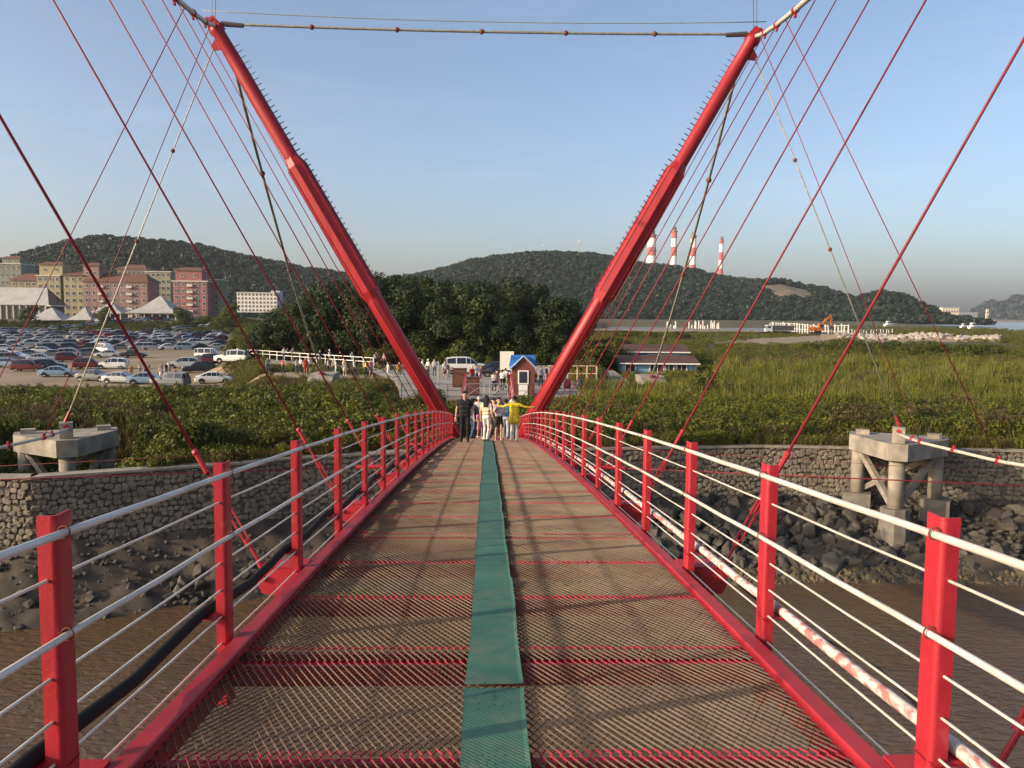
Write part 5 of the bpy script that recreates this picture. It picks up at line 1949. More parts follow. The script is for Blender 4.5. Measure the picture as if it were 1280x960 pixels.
def pavilion(px0, px1, yeave, yapex, D, label, group="tent-roofed pavilions beyond the car park"):
    a, b, c = at(px0, yeave, D), at(px1, yeave, D), at((px0 + px1) / 2, yapex, D)
    w = b.x - a.x
    gz = float(ground_z((a.x + b.x) / 2, D))
    root = empty("pavilion", ((a.x + b.x) / 2, D + w / 2, gz))
    tag(root, label, "pavilion", group)
    ze = a.z - gz
    hr = c.z - a.z
    vs = []
    lv = [(1.0, 0.0), (0.5, 0.36), (0.10, 0.90), (0.0, 1.0)]
    for k, q in lv[:-1]:
        vs += [(-w / 2 * k, -w / 2 * k, ze + hr * q), (w / 2 * k, -w / 2 * k, ze + hr * q), (w / 2 * k, w / 2 * k, ze + hr * q), (-w / 2 * k, w / 2 * k, ze + hr * q)]
    vs.append((0, 0, ze + hr))
    fs = [(i * 4 + j, i * 4 + (j + 1) % 4, (i + 1) * 4 + (j + 1) % 4, (i + 1) * 4 + j) for i in range(2) for j in range(4)] + [(8 + j, 8 + (j + 1) % 4, 12) for j in range(4)]
    MB().add(vs, fs).build("roof", PALE_ROOF, root)
    MB().box((0, 0, ze - .2), (w * .96, w * .96, .36)).build("eaves_beam", TRIM, root)
    n = 6
    for k in range(n + 1):
        for s in (-1, 1):
            MB().box((-w * .44 + w * .88 * k / n, s * w * .44, ze / 2 - .2), (.4, .4, ze)).build("post", TRIM, root)
    MB().box((0, w * .1, ze / 2 - .2), (w * .7, w * .5, ze - .2)).build("inner_wall", mat("pavilion_wall", (0.30, 0.26, 0.2), 0.8), root)
    MB().box((0, w * .1 - w * .26, ze / 2), (w * .6, .1, ze * .5)).build("glazing", GLASS, root)
    return root


pavilion(155, 222, 391, 369, 352, "largest pavilion with pale pointed roof beside the salmon block")
pavilion(108, 152, 391, 377, 362, "pale pointed pavilion behind a smaller one, before the pink block")
pavilion(81, 116, 400, 384, 348, "small pale pavilion between two pointed roofs")
pavilion(106, 140, 404, 392, 344, "low pale roofed pavilion with the lowest eaves")
pavilion(20, 80, 402, 384, 346, "wide low pavilion with pale roof beside the great hall")
# great hall with long pale roof and dark gable
gz = 7.0
root = empty("great_hall", (at(20, 390, 365).x, 365, gz))
tag(root, "great hall with long pale pitched roof and dark glazed gable", "hall")
wpx = 365 / FPX
L0, L1 = -42 * wpx * 1.6, 46 * wpx
ze, zr = at(30, 381, 365).z - gz, at(30, 359, 365).z - gz
MB().add([(L0, -1, ze), (L1 * .9, -1, ze), (L1 * .62, 7, zr), (L0, 7, zr), (L1 * .9, 15, ze), (L0, 15, ze)], [(0, 1, 2, 3), (3, 2, 4, 5)]).build("roof", PALE_ROOF, root)
MB().add([(L1 * .9, -1, ze), (L1 * .62, 7, zr), (L1 * .9, 15, ze), (L1 * .98, -1.2, ze - .3)], [(0, 2, 1), (0, 3, 2)]).build("gable_glazing", GLASS, root)
MB().prism([(-.3, -.3), (1.8, -.3), (1.8, .3), (-.3, .3)], (1, 0, 0), (0, 0, 1), (0, 16, 0), (L1 * .84, -1, ze - .3)).build("eaves_beam", TRIM, root)
MB().box(((L0 + L1 * .85) / 2, 7, ze / 2 - .2), (L1 * .85 - L0 - 1, 14, ze - .2)).build("wall", mat("hall_wall", (0.10, 0.10, 0.095), 0.7), root)
for k in range(14):
    MB().box((L0 + 1 + k * (L1 * .85 - L0 - 2) / 13, -.4, ze / 2), (.35, .35, ze)).build("post", TRIM, root)

# blue farm sheds beside the reeds
SHEDW = mat("faded_blue_render", (0.20, 0.36, 0.50), 0.85, (0.15, 0.27, 0.38), 0.8, 0.5, coords='World')
SHEDR = mat("rusty_brown_roof", (0.115, 0.055, 0.042), 0.8, (0.075, 0.04, 0.032), 0.7, 0.5, coords='World')


def shed(px0, px1, yeave, yridge, D, dep, label, ridge_frac=(0.03, 0.97)):
    a, b, r = at(px0, yeave, D), at(px1, yeave, D), at(px0, yridge, D + dep / 2)
    gz = float(ground_z((a.x + b.x) / 2, D))
    w = b.x - a.x
    root = empty("shed", ((a.x + b.x) / 2, D, gz - .1))
    tag(root, label, "shed")
    ze, zr = a.z - gz + .1, r.z - gz + .1
    MB().prism([(0, 0), (dep, 0), (dep, ze), (dep / 2, zr - .1), (0, ze)], (0, 1, 0), (0, 0, 1), (w * .94, 0, 0), (-w * .47, 0, 0)).build("wall", SHEDW, root)
    o_ = .5
    for y0, y1 in ((-o_, dep / 2), (dep + o_, dep / 2)):
        zz = ze - (zr - ze) * o_ / (dep / 2)
        v = [(-w / 2, y0, zz), (w / 2, y0, zz), (w / 2, y1, zr), (-w / 2, y1, zr)]
        MB().add(v + [(x, y, z - .12) for x, y, z in v], [(0, 1, 2, 3), (7, 6, 5, 4), (0, 4, 5, 1), (1, 5, 6, 2), (2, 6, 7, 3), (3, 7, 4, 0)]).build("roof", SHEDR, root)
    MB().box((0, -o_ - .03, ze - (zr - ze) * o_ / (dep / 2) - .06), (w, .06, .14)).build("fascia", WHITE, root)
    for k in (-.36, -.02, .12, .28):
        window_obj(root, w * k, ze * .55, 1.0 if k != -.02 else 1.6, .8, -.05)
    return root


shed(774, 874, 452, 444, 92, 5.0, "blue shed with rusty brown roof and white fascia in the reeds")
shed(778, 862, 438, 430, 104, 6.0, "second blue shed with dark roof standing behind the white-edged one")

# ------------------------------------------------------------------ power station chimneys, masts, far shore
def stripe_extra(nt, b, src):
    sx = nt.nodes.new("ShaderNodeSeparateXYZ")
    nt.links.new(src, sx.inputs[0])
    mu = nt.nodes.new("ShaderNodeMath")
    mu.operation = 'MULTIPLY'
    mu.inputs[1].default_value = 1 / 44.0
    nt.links.new(sx.outputs[2], mu.inputs[0])
    fr = nt.nodes.new("ShaderNodeMath")
    fr.operation = 'FRACT'
    nt.links.new(mu.outputs[0], fr.inputs[0])
    lt = nt.nodes.new("ShaderNodeMath")
    lt.operation = 'LESS_THAN'
    lt.inputs[1].default_value = 0.5
    nt.links.new(fr.outputs[0], lt.inputs[0])
    mx = nt.nodes.new("ShaderNodeMix")
    mx.data_type = 'RGBA'
    mx.inputs[6].default_value = (0.45, 0.10, 0.09, 1)
    mx.inputs[7].default_value = (0.70, 0.66, 0.62, 1)
    nt.links.new(lt.outputs[0], mx.inputs[0])
    nt.links.new(mx.outputs[2], b.inputs["Base Color"])


STRIPE = mat("banded_chimney_paint", (0.6, 0.5, 0.5), 0.8, extra=stripe_extra)
for px, yt, D, r, lab in ((815, 293, 2150, 11.5, "thickest red and white banded chimney beside the pylon"), (843, 288, 2150, 7.5, "tallest red and white banded chimney behind the hill"),
                          (867, 294, 2150, 7.5, "banded chimney between the tallest chimney and the lone one"), (902, 300, 2300, 6.0, "slender lone banded chimney behind the low end of the hill")):
    p = at(px, yt, D)
    root = empty("chimney", (p.x, D, 4.0))
    tag(root, lab, "chimney", "power station chimneys")
    h = p.z - 4.0
    MB().tube([(0, 0, 0), (0, 0, h * .5), (0, 0, h)], [r * 1.35, r * 1.1, r * .92], 24).build("shaft", STRIPE, root, True)
    MB().tube([(0, 0, h), (0, 0, h + 9)], r * .7, 16).build("flue", mat("chimney_flue", (0.16, 0.13, 0.13), 0.8), root, True)
    for q in (.55, .8, .985):
        MB().tube([(0, 0, h * q), (0, 0, h * q + 1.6)], r * 1.22, 20).build("gallery", mat("chimney_gallery", (0.3, 0.24, 0.23), 0.8), root, True)


def mast(px, yt, yb, D, w, label):
    t, b_ = at(px, yt, D), at(px, yb, D)
    root = empty("radio_mast", (b_.x, D, b_.z - 4))
    tag(root, label, "mast")
    h = t.z - b_.z + 4
    for sx, sy in ((-1, -1), (1, -1), (1, 1), (-1, 1)):
        MB().tube([(sx * w, sy * w, 0), (sx * w * .25, sy * w * .25, h)], .28, 5).build("leg", GALV, root)
    for k in range(7):
        z0, z1 = h * k / 7, h * (k + 1) / 7
        k0, k1 = w * (1 - .75 * k / 7), w * (1 - .75 * (k + 1) / 7)
        MB().tube([(-k0, -k0, z0), (k1, -k1, z1)], .16, 4).tube([(k0, -k0, z0), (-k1, -k1, z1)], .16, 4).build("brace", GALV, root)
    MB().box((0, 0, h * .82), (w * 1.6, w * 1.6, 1.6)).build("antenna", WHITE, root)


mast(724, 298, 316, 1250, 2.2, "lattice radio mast on the crest of the middle hill")
mast(679, 304, 314, 1250, 1.1, "slim radio mast on the crest beside the lattice mast")
mast(583, 318, 327, 1250, 1.1, "small radio mast on the shoulder of the middle hill")

FARW = mat("far_building_cream", (0.62, 0.55, 0.44), 0.8)
FARG = mat("far_building_grey", (0.33, 0.34, 0.36), 0.8)


def far_block(px0, px1, yt, yb, D, material, label, n=6):
    a, b, c = at(px0, yt, D), at(px1, yt, D), at(px0, yb, D)
    z0 = min(c.z, 2.0)
    root = empty("factory_building", ((a.x + b.x) / 2, D, z0))
    tag(root, label, "building")
    w, h = b.x - a.x, a.z - z0
    MB().box((0, w * .2, h / 2), (w, w * .4, h)).build("wall", material, root)
    MB().box((0, w * .2, h + 1), (w * 1.02, w * .42, 2)).build("roof", FARG, root)
    for k in range(n):
        window_obj(root, -w / 2 + w * (k + .5) / n, h * .72, w / n * .5, h * .12, -.1)
        window_obj(root, -w / 2 + w * (k + .5) / n, h * .38, w / n * .5, h * .12, -.1)


far_block(1178, 1199, 385, 396, 2100, FARW, "cream factory hall on the far shore across the sea")
far_block(1163, 1178, 388, 397, 2120, FARG, "grey low factory beside the cream hall on the far shore")
far_block(1199, 1222, 391, 397, 2150, FARG, "long low grey quayside building beside the cream hall", 8)
far_block(1233, 1236, 387, 398, 1900, FARW, "slim pale tower standing on the far breakwater", 1)
o = MB().prism([(0, 0), (320, -30), (330, 12), (0, 60)], (1, 0, 0), (0, 1, 0), (0, 0, 3.5), (at(1160, 397, 2080).x, 2060, 0.2)).build("far_quay", mat("quay_earth", (0.16, 0.15, 0.12), 0.9))
tag(o, kind="structure")
o = MB().prism([(0, 0), (260, -40), (260, -30), (0, 10)], (1, 0, 0), (0, 1, 0), (0, 0, 3.0), (at(1222, 397, 1900).x, 1900, 0.2)).build("breakwater", MATS["quay_earth"])
tag(o, kind="structure")
# low huts at the foot of the hill
for px0, px1, yt, D, lab in ((953, 967, 389, 800, "low white hut at the foot of the middle hill"), (969, 990, 391, 780, "long white shed at the foot of the rocky hill"), (922, 934, 386, 850, "small grey hut below the wooded hill")):
    D = 985 if px0 > 940 else 1120
    a, b = at(px0, yt, D), at(px1, yt, D)
    gz = at(px0, 396, D).z
    root = empty("hut", ((a.x + b.x) / 2, D, gz))
    tag(root, lab, "hut")
    w, h = b.x - a.x, a.z - gz
    MB().box((0, 4, h * .42), (w, 8, h * .84)).build("wall", mat("hut_white", (0.6, 0.6, 0.58), 0.8), root)
    hip_roof(root, -w / 2, w / 2, 0, 8, h * .84, h * .3, PALE_ROOF)
    for k in (-.3, 0, .3):
        window_obj(root, w * k, h * .45, 1.2, 1.2, -.05)


# stakes and fences in the marsh
def stake_row(px0, px1, yb0, yb1, D0, D1, n, h, label, rails=False, thick=.16):
    a, b = at(px0, yb0, D0), at(px1, yb1, D1)
    za = float(ground_z(a.x, a.y)) + (.4 if rails else -1.0)
    root = empty("stake_fence", (a.x, a.y, za))
    tag(root, label, "fence")
    d = Vector((b.x - a.x, b.y - a.y, 0))
    me = MB().box((0, 0, h / 2), (thick * 2, thick * 2, h)).mesh("stake", WHITE)
    for k in range(n):
        t = (k + float(RNG.uniform(-.25, .25))) / (n - 1)
        p = d * t
        gz = float(ground_z(a.x + p.x, a.y + p.y))
        o = link("stake", me, root, (p.x, p.y, (gz if rails else max(gz, -0.5)) - za))
        o.rotation_euler = (RNG.normal(0, .02), RNG.normal(0, .03), 0)
        o.scale = (1, 1, RNG.uniform(.8, 1.1))
    if rails:
        z = lambda q: float(ground_z(a.x + q.x, a.y + q.y)) - za
        for hh in (.45, .92):
            MB().tube([d * t + Vector((0, 0, z(d * t) + h * hh)) for t in np.linspace(0, 1, 14)], .07, 5).build("rail", WHITE, root)


stake_row(834, 845, 412, 412, 360, 360, 5, 9.0, "short row of white stakes standing in the tidal inlet", thick=.20)
stake_row(858, 900, 412, 412, 362, 356, 15, 9.0, "long row of white stakes standing in the tidal inlet", thick=.17)
stake_row(962, 1060, 414, 418, 330, 250, 30, 3.6, "white slatted fence behind the excavator and truck", True, .13)
stake_row(1060, 1115, 417, 414, 258, 300, 14, 2.2, "low white fence running on past the excavator", True, .09)

# excavator
p = on_level(1022, 421, LAND)
p = at(1022, 421, 262)
ez = float(ground_z(p.x, p.y)) + .35
root = empty("excavator", (p.x, p.y, ez), R(8))
tag(root, "orange excavator with raised boom working on the sand", "excavator")
ORANGE = mat("excavator_orange", (0.55, 0.16, 0.035), 0.5, (0.40, 0.11, 0.03), 1.2, 0.5)
for s in (-1, 1):
    tp = [(-2.0, .0), (1.9, .0), (2.3, .35), (2.3, .7), (1.9, .95), (-2.0, .95), (-2.4, .7), (-2.4, .35)]
    tr_ = MB().prism(tp, (1, 0, 0), (0, 0, 1), (0, .6, 0), (0, s * 1.25 - .3, 0)).build("track", TYRE, root)
    for k in range(5):
        MB().tube([(-1.7 + k * .85, s * 1.25 - .36 * 1, .45), (-1.7 + k * .85, s * 1.25 + .36, .45)], .28, 10).build("roller", STEEL, tr_)
MB().box((0, 0, 1.15), (1.6, 1.6, .4)).build("turntable", STEEL, root)
MB().box((-.7, 0, 1.9), (3.8, 2.5, 1.1)).box((-2.1, 0, 2.0), (1.0, 2.7, 1.3)).build("body", ORANGE, root)
cb = MB().prism([(0, 0), (1.5, 0), (1.5, .6), (1.2, 1.75), (0, 1.75)], (1, 0, 0), (0, 0, 1), (0, 1.0, 0), (-.3, -1.25, 2.0)).build("cab", ORANGE, root)
MB().box((.5, -1.28, 3.0), (1.1, .05, .9)).box((1.13, -.75, 3.0), (.05, .8, .9)).build("window", GLASS, cb)
MB().beam((1.0, .35, 2.1), (2.9, .35, 5.0), .45, .65).beam((2.8, .35, 4.8), (4.7, .35, 6.2), .42, .58).build("boom", ORANGE, root)
MB().beam((4.2, .35, 6.6), (4.9, .35, 2.9), .36, .5).build("dipper_arm", ORANGE, root)
MB().tube([(1.6, .35, 2.2), (3.0, .35, 4.2)], .09, 8).tube([(2.9, .35, 5.4), (4.2, .35, 6.5)], .09, 8).build("hydraulic_ram", STEEL, root)
MB().prism([(0, 0), (.9, .1), (1.0, -.7), (.3, -1.0), (-.2, -.5)], (-1, 0, 0), (0, 0, 1), (0, 1.1, 0), (5.1, -.2, 3.0)).build("bucket", STEEL, root)
# tipper truck
p = at(972, 420, 272)
root = empty("tipper_truck", (p.x, p.y, float(ground_z(p.x, p.y)) + .35), R(176))
tag(root, "dark tipper truck with pale cab standing before the slatted fence", "truck")
MB().box((-1.6, 0, 2.0), (6.4, 2.5, 1.6), 0, None, 1.06).build("tipper_body", mat("truck_dark", (0.045, 0.05, 0.05), 0.7), root)
tc_ = MB().prism([(0, 0), (2.2, 0), (2.2, .9), (1.9, 2.2), (0, 2.2)], (1, 0, 0), (0, 0, 1), (0, 2.4, 0), (2.0, -1.2, .8)).build("cab", mat("truck_cab", (0.38, 0.42, 0.44), 0.5), root)
MB().box((4.12, 0, 2.3), (.08, 2.0, .8), 0, Matrix.Rotation(R(-14), 3, 'Y')).box((3.1, -1.22, 2.3), (1.2, .05, .7)).box((3.1, 1.22, 2.3), (1.2, .05, .7)).build("window", GLASS, tc_)
MB().box((0, 0, .85), (8.2, 1.0, .3)).build("chassis", STEEL, root)
for x in (-3.4, -2.2, 3.1):
    for s in (-1, 1):
        MB().tube([(x, s * .85, .52), (x, s * 1.25, .52)], .52, 14).build("wheel", TYRE, root)

# white boats drawn up near the shore
for px, py, D, lab in ((1112, 405, 520, "white boat with cabin resting in the marsh near the shore"), (1218, 410, 430, "white boat lying at the shore edge before the sea"), (1206, 408, 455, "small white boat beside the larger shore boat")):
    p = at(px, py, D)
    gz = float(ground_z(p.x, D))
    sc_ = .75 if "small" in lab else 1.0
    root = empty("boat", (p.x, D, max(gz, WATER - .3)), R(20))
    root.scale = (sc_, sc_, sc_)
    tag(root, lab, "boat")
    st = [(-4, 1.2, .2), (-2, 1.5, 0), (1, 1.5, 0), (3, 1.0, .15), (4.6, .08, .7)]
    vs = []
    for x, w, zb in st:
        vs += [(x, -w, 1.7 + .08 * max(x, 0)), (x, -w * .6, zb + .3), (x, 0, zb), (x, w * .6, zb + .3), (x, w, 1.7 + .08 * max(x, 0))]
    fs = [(i * 5 + k, (i + 1) * 5 + k, (i + 1) * 5 + k + 1, i * 5 + k + 1) for i in range(4) for k in range(4)] + [(i * 5 + 4, (i + 1) * 5 + 4, (i + 1) * 5, i * 5) for i in range(4)] + [(0, 1, 2, 3, 4)]
    MB().add(vs, fs).build("hull", WHITE, root)
    cb = MB().box((-1.2, 0, 2.6), (2.6, 2.0, 1.8), 0, None, .85).build("cabin", WHITE, root)
    MB().box((-1.2, 0, 2.8), (2.45, 2.02, .6)).build("window", GLASS, cb)
    MB().tube([(-.6, 0, 3.4), (-.6, 0, 6.2)], .07, 6).build("mast", GALV, root)

# broken concrete heap and spoil on the sand works
n = 900
a_ = RNG.uniform(0.42, 0.62, n)
y_ = 208 + 30 * RNG.uniform(0, 1, n) ** 1.3 + 60 * (0.62 - a_)
x_ = a_ * y_
hump = 1.3 * np.exp(-((y_ - (214 + 60 * (0.62 - a_))) / 7) ** 2) * (0.6 + 0.6 * vnoise(x_, y_, .2, 1.))
scatter("concrete_rubble", [proto(recol(b, ROCK_P)) for b in BOULD[:4]], np.stack([x_, y_, ground_z(x_, y_) + .3 + np.maximum(hump, 0)], -1), RNG.uniform(.6, 2.6, n), .7,
        "pale heaps of broken concrete strewn across the marsh works", "rubble", 31)
rb = MB()
X, Y = np.meshgrid(np.linspace(0, 1, 60), np.linspace(-1, 1, 9))
aa = 0.40 + 0.22 * X
yc = 214 + 60 * (0.62 - aa)
yy = yc + Y * 9
xx = aa * yy
zz = ground_z(xx, yy) + .1 + 1.5 * (1 - Y ** 2) * (0.6 + .5 * vnoise(xx, yy, .2, 1.)) - .2 * (np.abs(Y) > .95)
i = np.arange(X.size).reshape(X.shape)
F = np.stack([i[:-1, :-1], i[:-1, 1:], i[1:, 1:], i[1:, :-1]], -1).reshape(-1, 4)
tag(link("spoil_mound", np_mesh("spoil_mound", np.stack([xx, yy, zz], -1).reshape(-1, 3), F, SAND, True)), kind="structure")

# ------------------------------------------------------------------ people
def capsule(a, b, r0, r1, n=10):
    a, b = Vector(a), Vector(b)
    d = b - a
    L = d.length
    t = d.normalized() if L > 1e-5 else Vector((0, 0, 1))
    pts, rs = [], []
    for ph in (-1.45, -1.0, -.5, 0):
        pts.append(a + t * r0 * math.sin(ph))
        rs.append(r0 * math.cos(ph))
    for ph in (0.001, .5, 1.0, 1.45):
        pts.append(b + t * r1 * math.sin(ph))
        rs.append(r1 * math.cos(ph))
    return MB().tube(pts, rs, n)


def person_mesh(pose, vox):
    """pose keys: arms 'down'|'out'|'face'|'front'|'walk'|'hip', legs stride, hair 'short'|'long'|'hat', top 'short'|'long', bottom 'trousers'|'shorts'|'skirt'|'dress', build"""
    SK, TOP, BOT, SHOE, HAIR, EYE = range(6)
    prim = []                                  # (a, b, r0, r1, material, flatten)
    k = pose.get("build", 1.0)

    def P(a, b, r0, r1, m, fl=1.0):
        prim.append((Vector(a), Vector(b), r0, r1, m, fl))
    st = pose.get("stride", 0.0)
    bend = pose.get("lean", 0.0)
    bot = pose.get("bottom", "trousers")
    # legs
    for s in (-1, 1):
        q = st * s
        hip = (s * .088 * k, 0, .90)
        knee = (s * .10, -.05 - q * .20, .48 + abs(q) * .01)
        ank = (s * .105, .02 - q * .42 + (0.05 if q < 0 else 0), .085 + (0.06 if q < -0.1 else 0))
        m1 = BOT if bot in ("trousers", "shorts", "skirt", "dress") else SK
        mid = tuple((Vector(hip) * .45 + Vector(knee) * .55))
        P(hip, mid, .088 * k, .072 * k, m1)
        P(mid, knee, .070 * k, .058 * k, BOT if bot == "trousers" else SK)
        calf = tuple(Vector(knee) * .68 + Vector(ank) * .32 + Vector((0, .015, 0)))
        lo = BOT if bot == "trousers" else SK
        P(knee, calf, .056 * k, .057 * k, lo)
        P(calf, ank, .055 * k, .043 if lo == SK else .055, lo)
        heel = (ank[0], ank[1] + .03, ank[2] - .045)
        toe = (ank[0] + s * .02, ank[1] - .155, ank[2] - .055)
        P(heel, toe, .042, .034, SHOE)
    # pelvis, torso
    P((-.075 * k, .01, .93), (.075 * k, .01, .93), .108 * k, .108 * k, BOT)
    if bot in ("skirt", "dress"):
        for s in (-1, 0, 1):
            P((s * .06, 0, .95), (s * .11, 0, .58), .10 * k, .10 * k, BOT if bot == "skirt" else TOP)
    if pose.get("coat"):
        for s in (-1, 0, 1):
            P((s * .06, 0, 1.10), (s * .10, 0.01, .78), .12, .13, TOP)
    by = -bend
    P((-.065 * k, by * .3, 1.05), (.065 * k, by * .3, 1.05), .105 * k, .105 * k, TOP)
    P((-.085 * k, by * .6, 1.20), (.085 * k, by * .6, 1.20), .108 * k, .108 * k, TOP)
    P((-.105 * k, by * .9, 1.33), (.105 * k, by * .9, 1.33), .092 * k, .092 * k, TOP)
    P((-.13, by, 1.405), (.13, by, 1.405), .062, .062, TOP)
    P((0, by, 1.40), (0, by * 1.15 - .01, 1.49), .058, .052, SK)
    # arms
    mode = pose.get("arms", "down")
    for s in (-1, 1):
        sh = Vector((s * .185 * k, by, 1.395))
        md = mode if isinstance(mode, str) else mode[0 if s < 0 else 1]
        if md == "down":
            el, wr = sh + Vector((s * .06, .02, -.27)), sh + Vector((s * .09, -.06, -.51))
        elif md == "walk":
            el, wr = sh + Vector((s * .05, .10 * s, -.26)), sh + Vector((s * .06, .02 + .16 * s - .08, -.47))
        elif md == "out":
            el, wr = sh + Vector((s * .24, -.02, -.09)), sh + Vector((s * .46, -.06, -.10 if s < 0 else -.06))
        elif md == "face":
            el, wr = sh + Vector((s * .07, -.10, -.25)), sh + Vector((-s * .10, -.14, .05))
        elif md == "front":
            el, wr = sh + Vector((s * .05, -.02, -.27)), sh + Vector((-s * .04, -.24, -.24))
        else:
            el, wr = sh + Vector((s * .18, .04, -.20)), sh + Vector((s * .02, -.06, -.38))
        slv = pose.get("top", "short")
        mid = sh * .45 + el * .55
        P(sh, mid, .058, .050, TOP)
        P(mid, el, .046, .041, TOP if slv == "long" else SK)
        P(el, wr, .042, .031, TOP if slv == "long" else SK)
        d = (wr - el).normalized()
        sd = d.cross(Vector((0, 1, 0)))
        if sd.length < .1:
            sd = Vector((1, 0, 0))
        sd.normalize()
        pal = wr + d * .075
        P(wr + d * .01, pal, .026, .032, SK)
        for i, ln in enumerate((.070, .080, .074, .058)):
            o_ = sd * (i - 1.5) * .021
            kn = pal + o_ + d * .028
            P(kn, kn + d * ln * .5 + Vector((0, -.006, 0)), .0098, .009, SK)
            P(kn + d * ln * .5 + Vector((0, -.006, 0)), kn + d * ln + Vector((0, -.022, 0)), .009, .0078, SK)
        P(wr + d * .03 - sd * .02, wr + d * .075 - sd * .055, .012, .009, SK)
    # head
    hc = Vector((0, by * 1.2 - .015, 1.60))
    P(hc + Vector((0, .01, .02)), hc + Vector((0, .01, .03)), .092, .090, SK)
    P(hc + Vector((0, -.035, -.05)), hc + Vector((0, -.045, -.065)), .060, .052, SK)
    P(hc + Vector((0, -.095, .0)), hc + Vector((0, -.112, -.022)), .011, .015, SK)
    for s in (-1, 1):
        P(hc + Vector((s * .034, -.083, .012)), hc + Vector((s * .036, -.083, .012)), .0125, .0125, EYE)
        P(hc + Vector((s * .094, .012, -.005)), hc + Vector((s * .096, .016, .02)), .014, .016, SK)
    P(hc + Vector((-.018, -.089, -.055)), hc + Vector((.018, -.089, -.055)), .009, .009, EYE)
    hr = pose.get("hair", "short")
    P(hc + Vector((0, .028, .045)), hc + Vector((0, .03, .05)), .094, .092, HAIR)
    P(hc + Vector((-.04, -.03, .085)), hc + Vector((.04, -.03, .085)), .040, .040, HAIR)
    if hr == "long":
        for s in (-1, 0, 1):
            P(hc + Vector((s * .05, .05, .02)), hc + Vector((s * .05, .095, -.24)), .062, .050, HAIR)
    if hr == "hat":
        P(hc + Vector((0, .0, .075)), hc + Vector((0, 0, .085)), .098, .088, HAIR)
        for i in range(10):
            a = i * .628
            P(hc + Vector((0, 0, .055)), hc + Vector((math.cos(a) * .15, math.sin(a) * .15, .045)), .016, .013, HAIR)
    mb = MB()
    for a, b, r0, r1, m, fl in prim:
        c = capsule(a, b, r0, r1)
        mb.add(c.v, c.f)
    me = mb.mesh("tmp", RED)
    tmp = bpy.data.objects.new("tmp", me)
    C.objects.link(tmp)
    md = tmp.modifiers.new("r", 'REMESH')
    md.mode = 'VOXEL'
    md.voxel_size = vox
    sm = tmp.modifiers.new("s", 'SMOOTH')
    sm.factor = .5
    sm.iterations = 2
    dg = bpy.context.evaluated_depsgraph_get()
    out = bpy.data.meshes.new_from_object(tmp.evaluated_get(dg))
    bpy.data.objects.remove(tmp)
    bpy.data.meshes.remove(me)
    n = len(out.polygons)
    cen = np.empty(n * 3)
    out.polygons.foreach_get("center", cen)
    cen = cen.reshape(-1, 3)
    best = np.full(n, 1e9)
    mi = np.zeros(n, np.int32)
    for a, b, r0, r1, m, fl in prim:
        a_, b_ = np.array(a), np.array(b)
        d = b_ - a_
        L2 = max(float(d @ d), 1e-9)
        t = np.clip(((cen - a_) @ d) / L2, 0, 1)
        dist = np.linalg.norm(cen - (a_ + t[:, None] * d), axis=1) - (r0 + (r1 - r0) * t)
        if m in (EYE, HAIR):
            dist = dist - .004
        k_ = dist < best
        best[k_] = dist[k_]
        mi[k_] = m
    out.materials.clear()
    for _ in range(6):
        out.materials.append(RED)
    out.polygons.foreach_set("material_index", mi)
    out.polygons.foreach_set("use_smooth", np.ones(n, dtype=bool))
    out.update()
    return out


SKIN = [mat("skin_a", (0.42, 0.25, 0.17), 0.55), mat("skin_b", (0.50, 0.31, 0.22), 0.55)]
CLOTH = {}


def cloth(name, col):
    if name not in CLOTH:
        CLOTH[name] = mat("cloth_" + name.replace(" ", "_"), col, 0.85, tuple(c * .75 for c in col), 9, 0.5, 0.3, 25)
    return CLOTH[name]


PAL = {"black": (0.014, 0.014, 0.016), "white": (0.70, 0.68, 0.64), "cream": (0.62, 0.54, 0.38), "yellow": (0.72, 0.52, 0.03), "blue": (0.05, 0.17, 0.30), "pale grey": (0.52, 0.53, 0.56),
       "lilac": (0.45, 0.38, 0.50), "navy": (0.02, 0.025, 0.05), "brown": (0.12, 0.065, 0.045), "pink": (0.55, 0.20, 0.30), "red": (0.50, 0.045, 0.03), "khaki": (0.17, 0.17, 0.07),
       "denim": (0.07, 0.10, 0.18), "grey": (0.20, 0.20, 0.21), "hair": (0.012, 0.010, 0.009), "orange": (0.62, 0.20, 0.02), "lime": (0.42, 0.50, 0.05), "dark green": (0.03, 0.07, 0.03)}


def person(me, loc, rz, top, bot, shoe, hair, label, group=None, scale=1.0, skin=0):
    o = link("person", me, None, loc, rz)
    for i, m in enumerate((SKIN[skin], cloth(top, PAL[top]), cloth(bot, PAL[bot]), cloth(shoe, PAL[shoe]), cloth(hair, PAL[hair]), cloth("hair", PAL["hair"]))):
        o.material_slots[i].link = 'OBJECT'
        o.material_slots[i].material = m
    o.scale = (scale, scale, scale)
    return tag(o, label, "person", group)


V = 0.0105
HEIGHT = 1.715
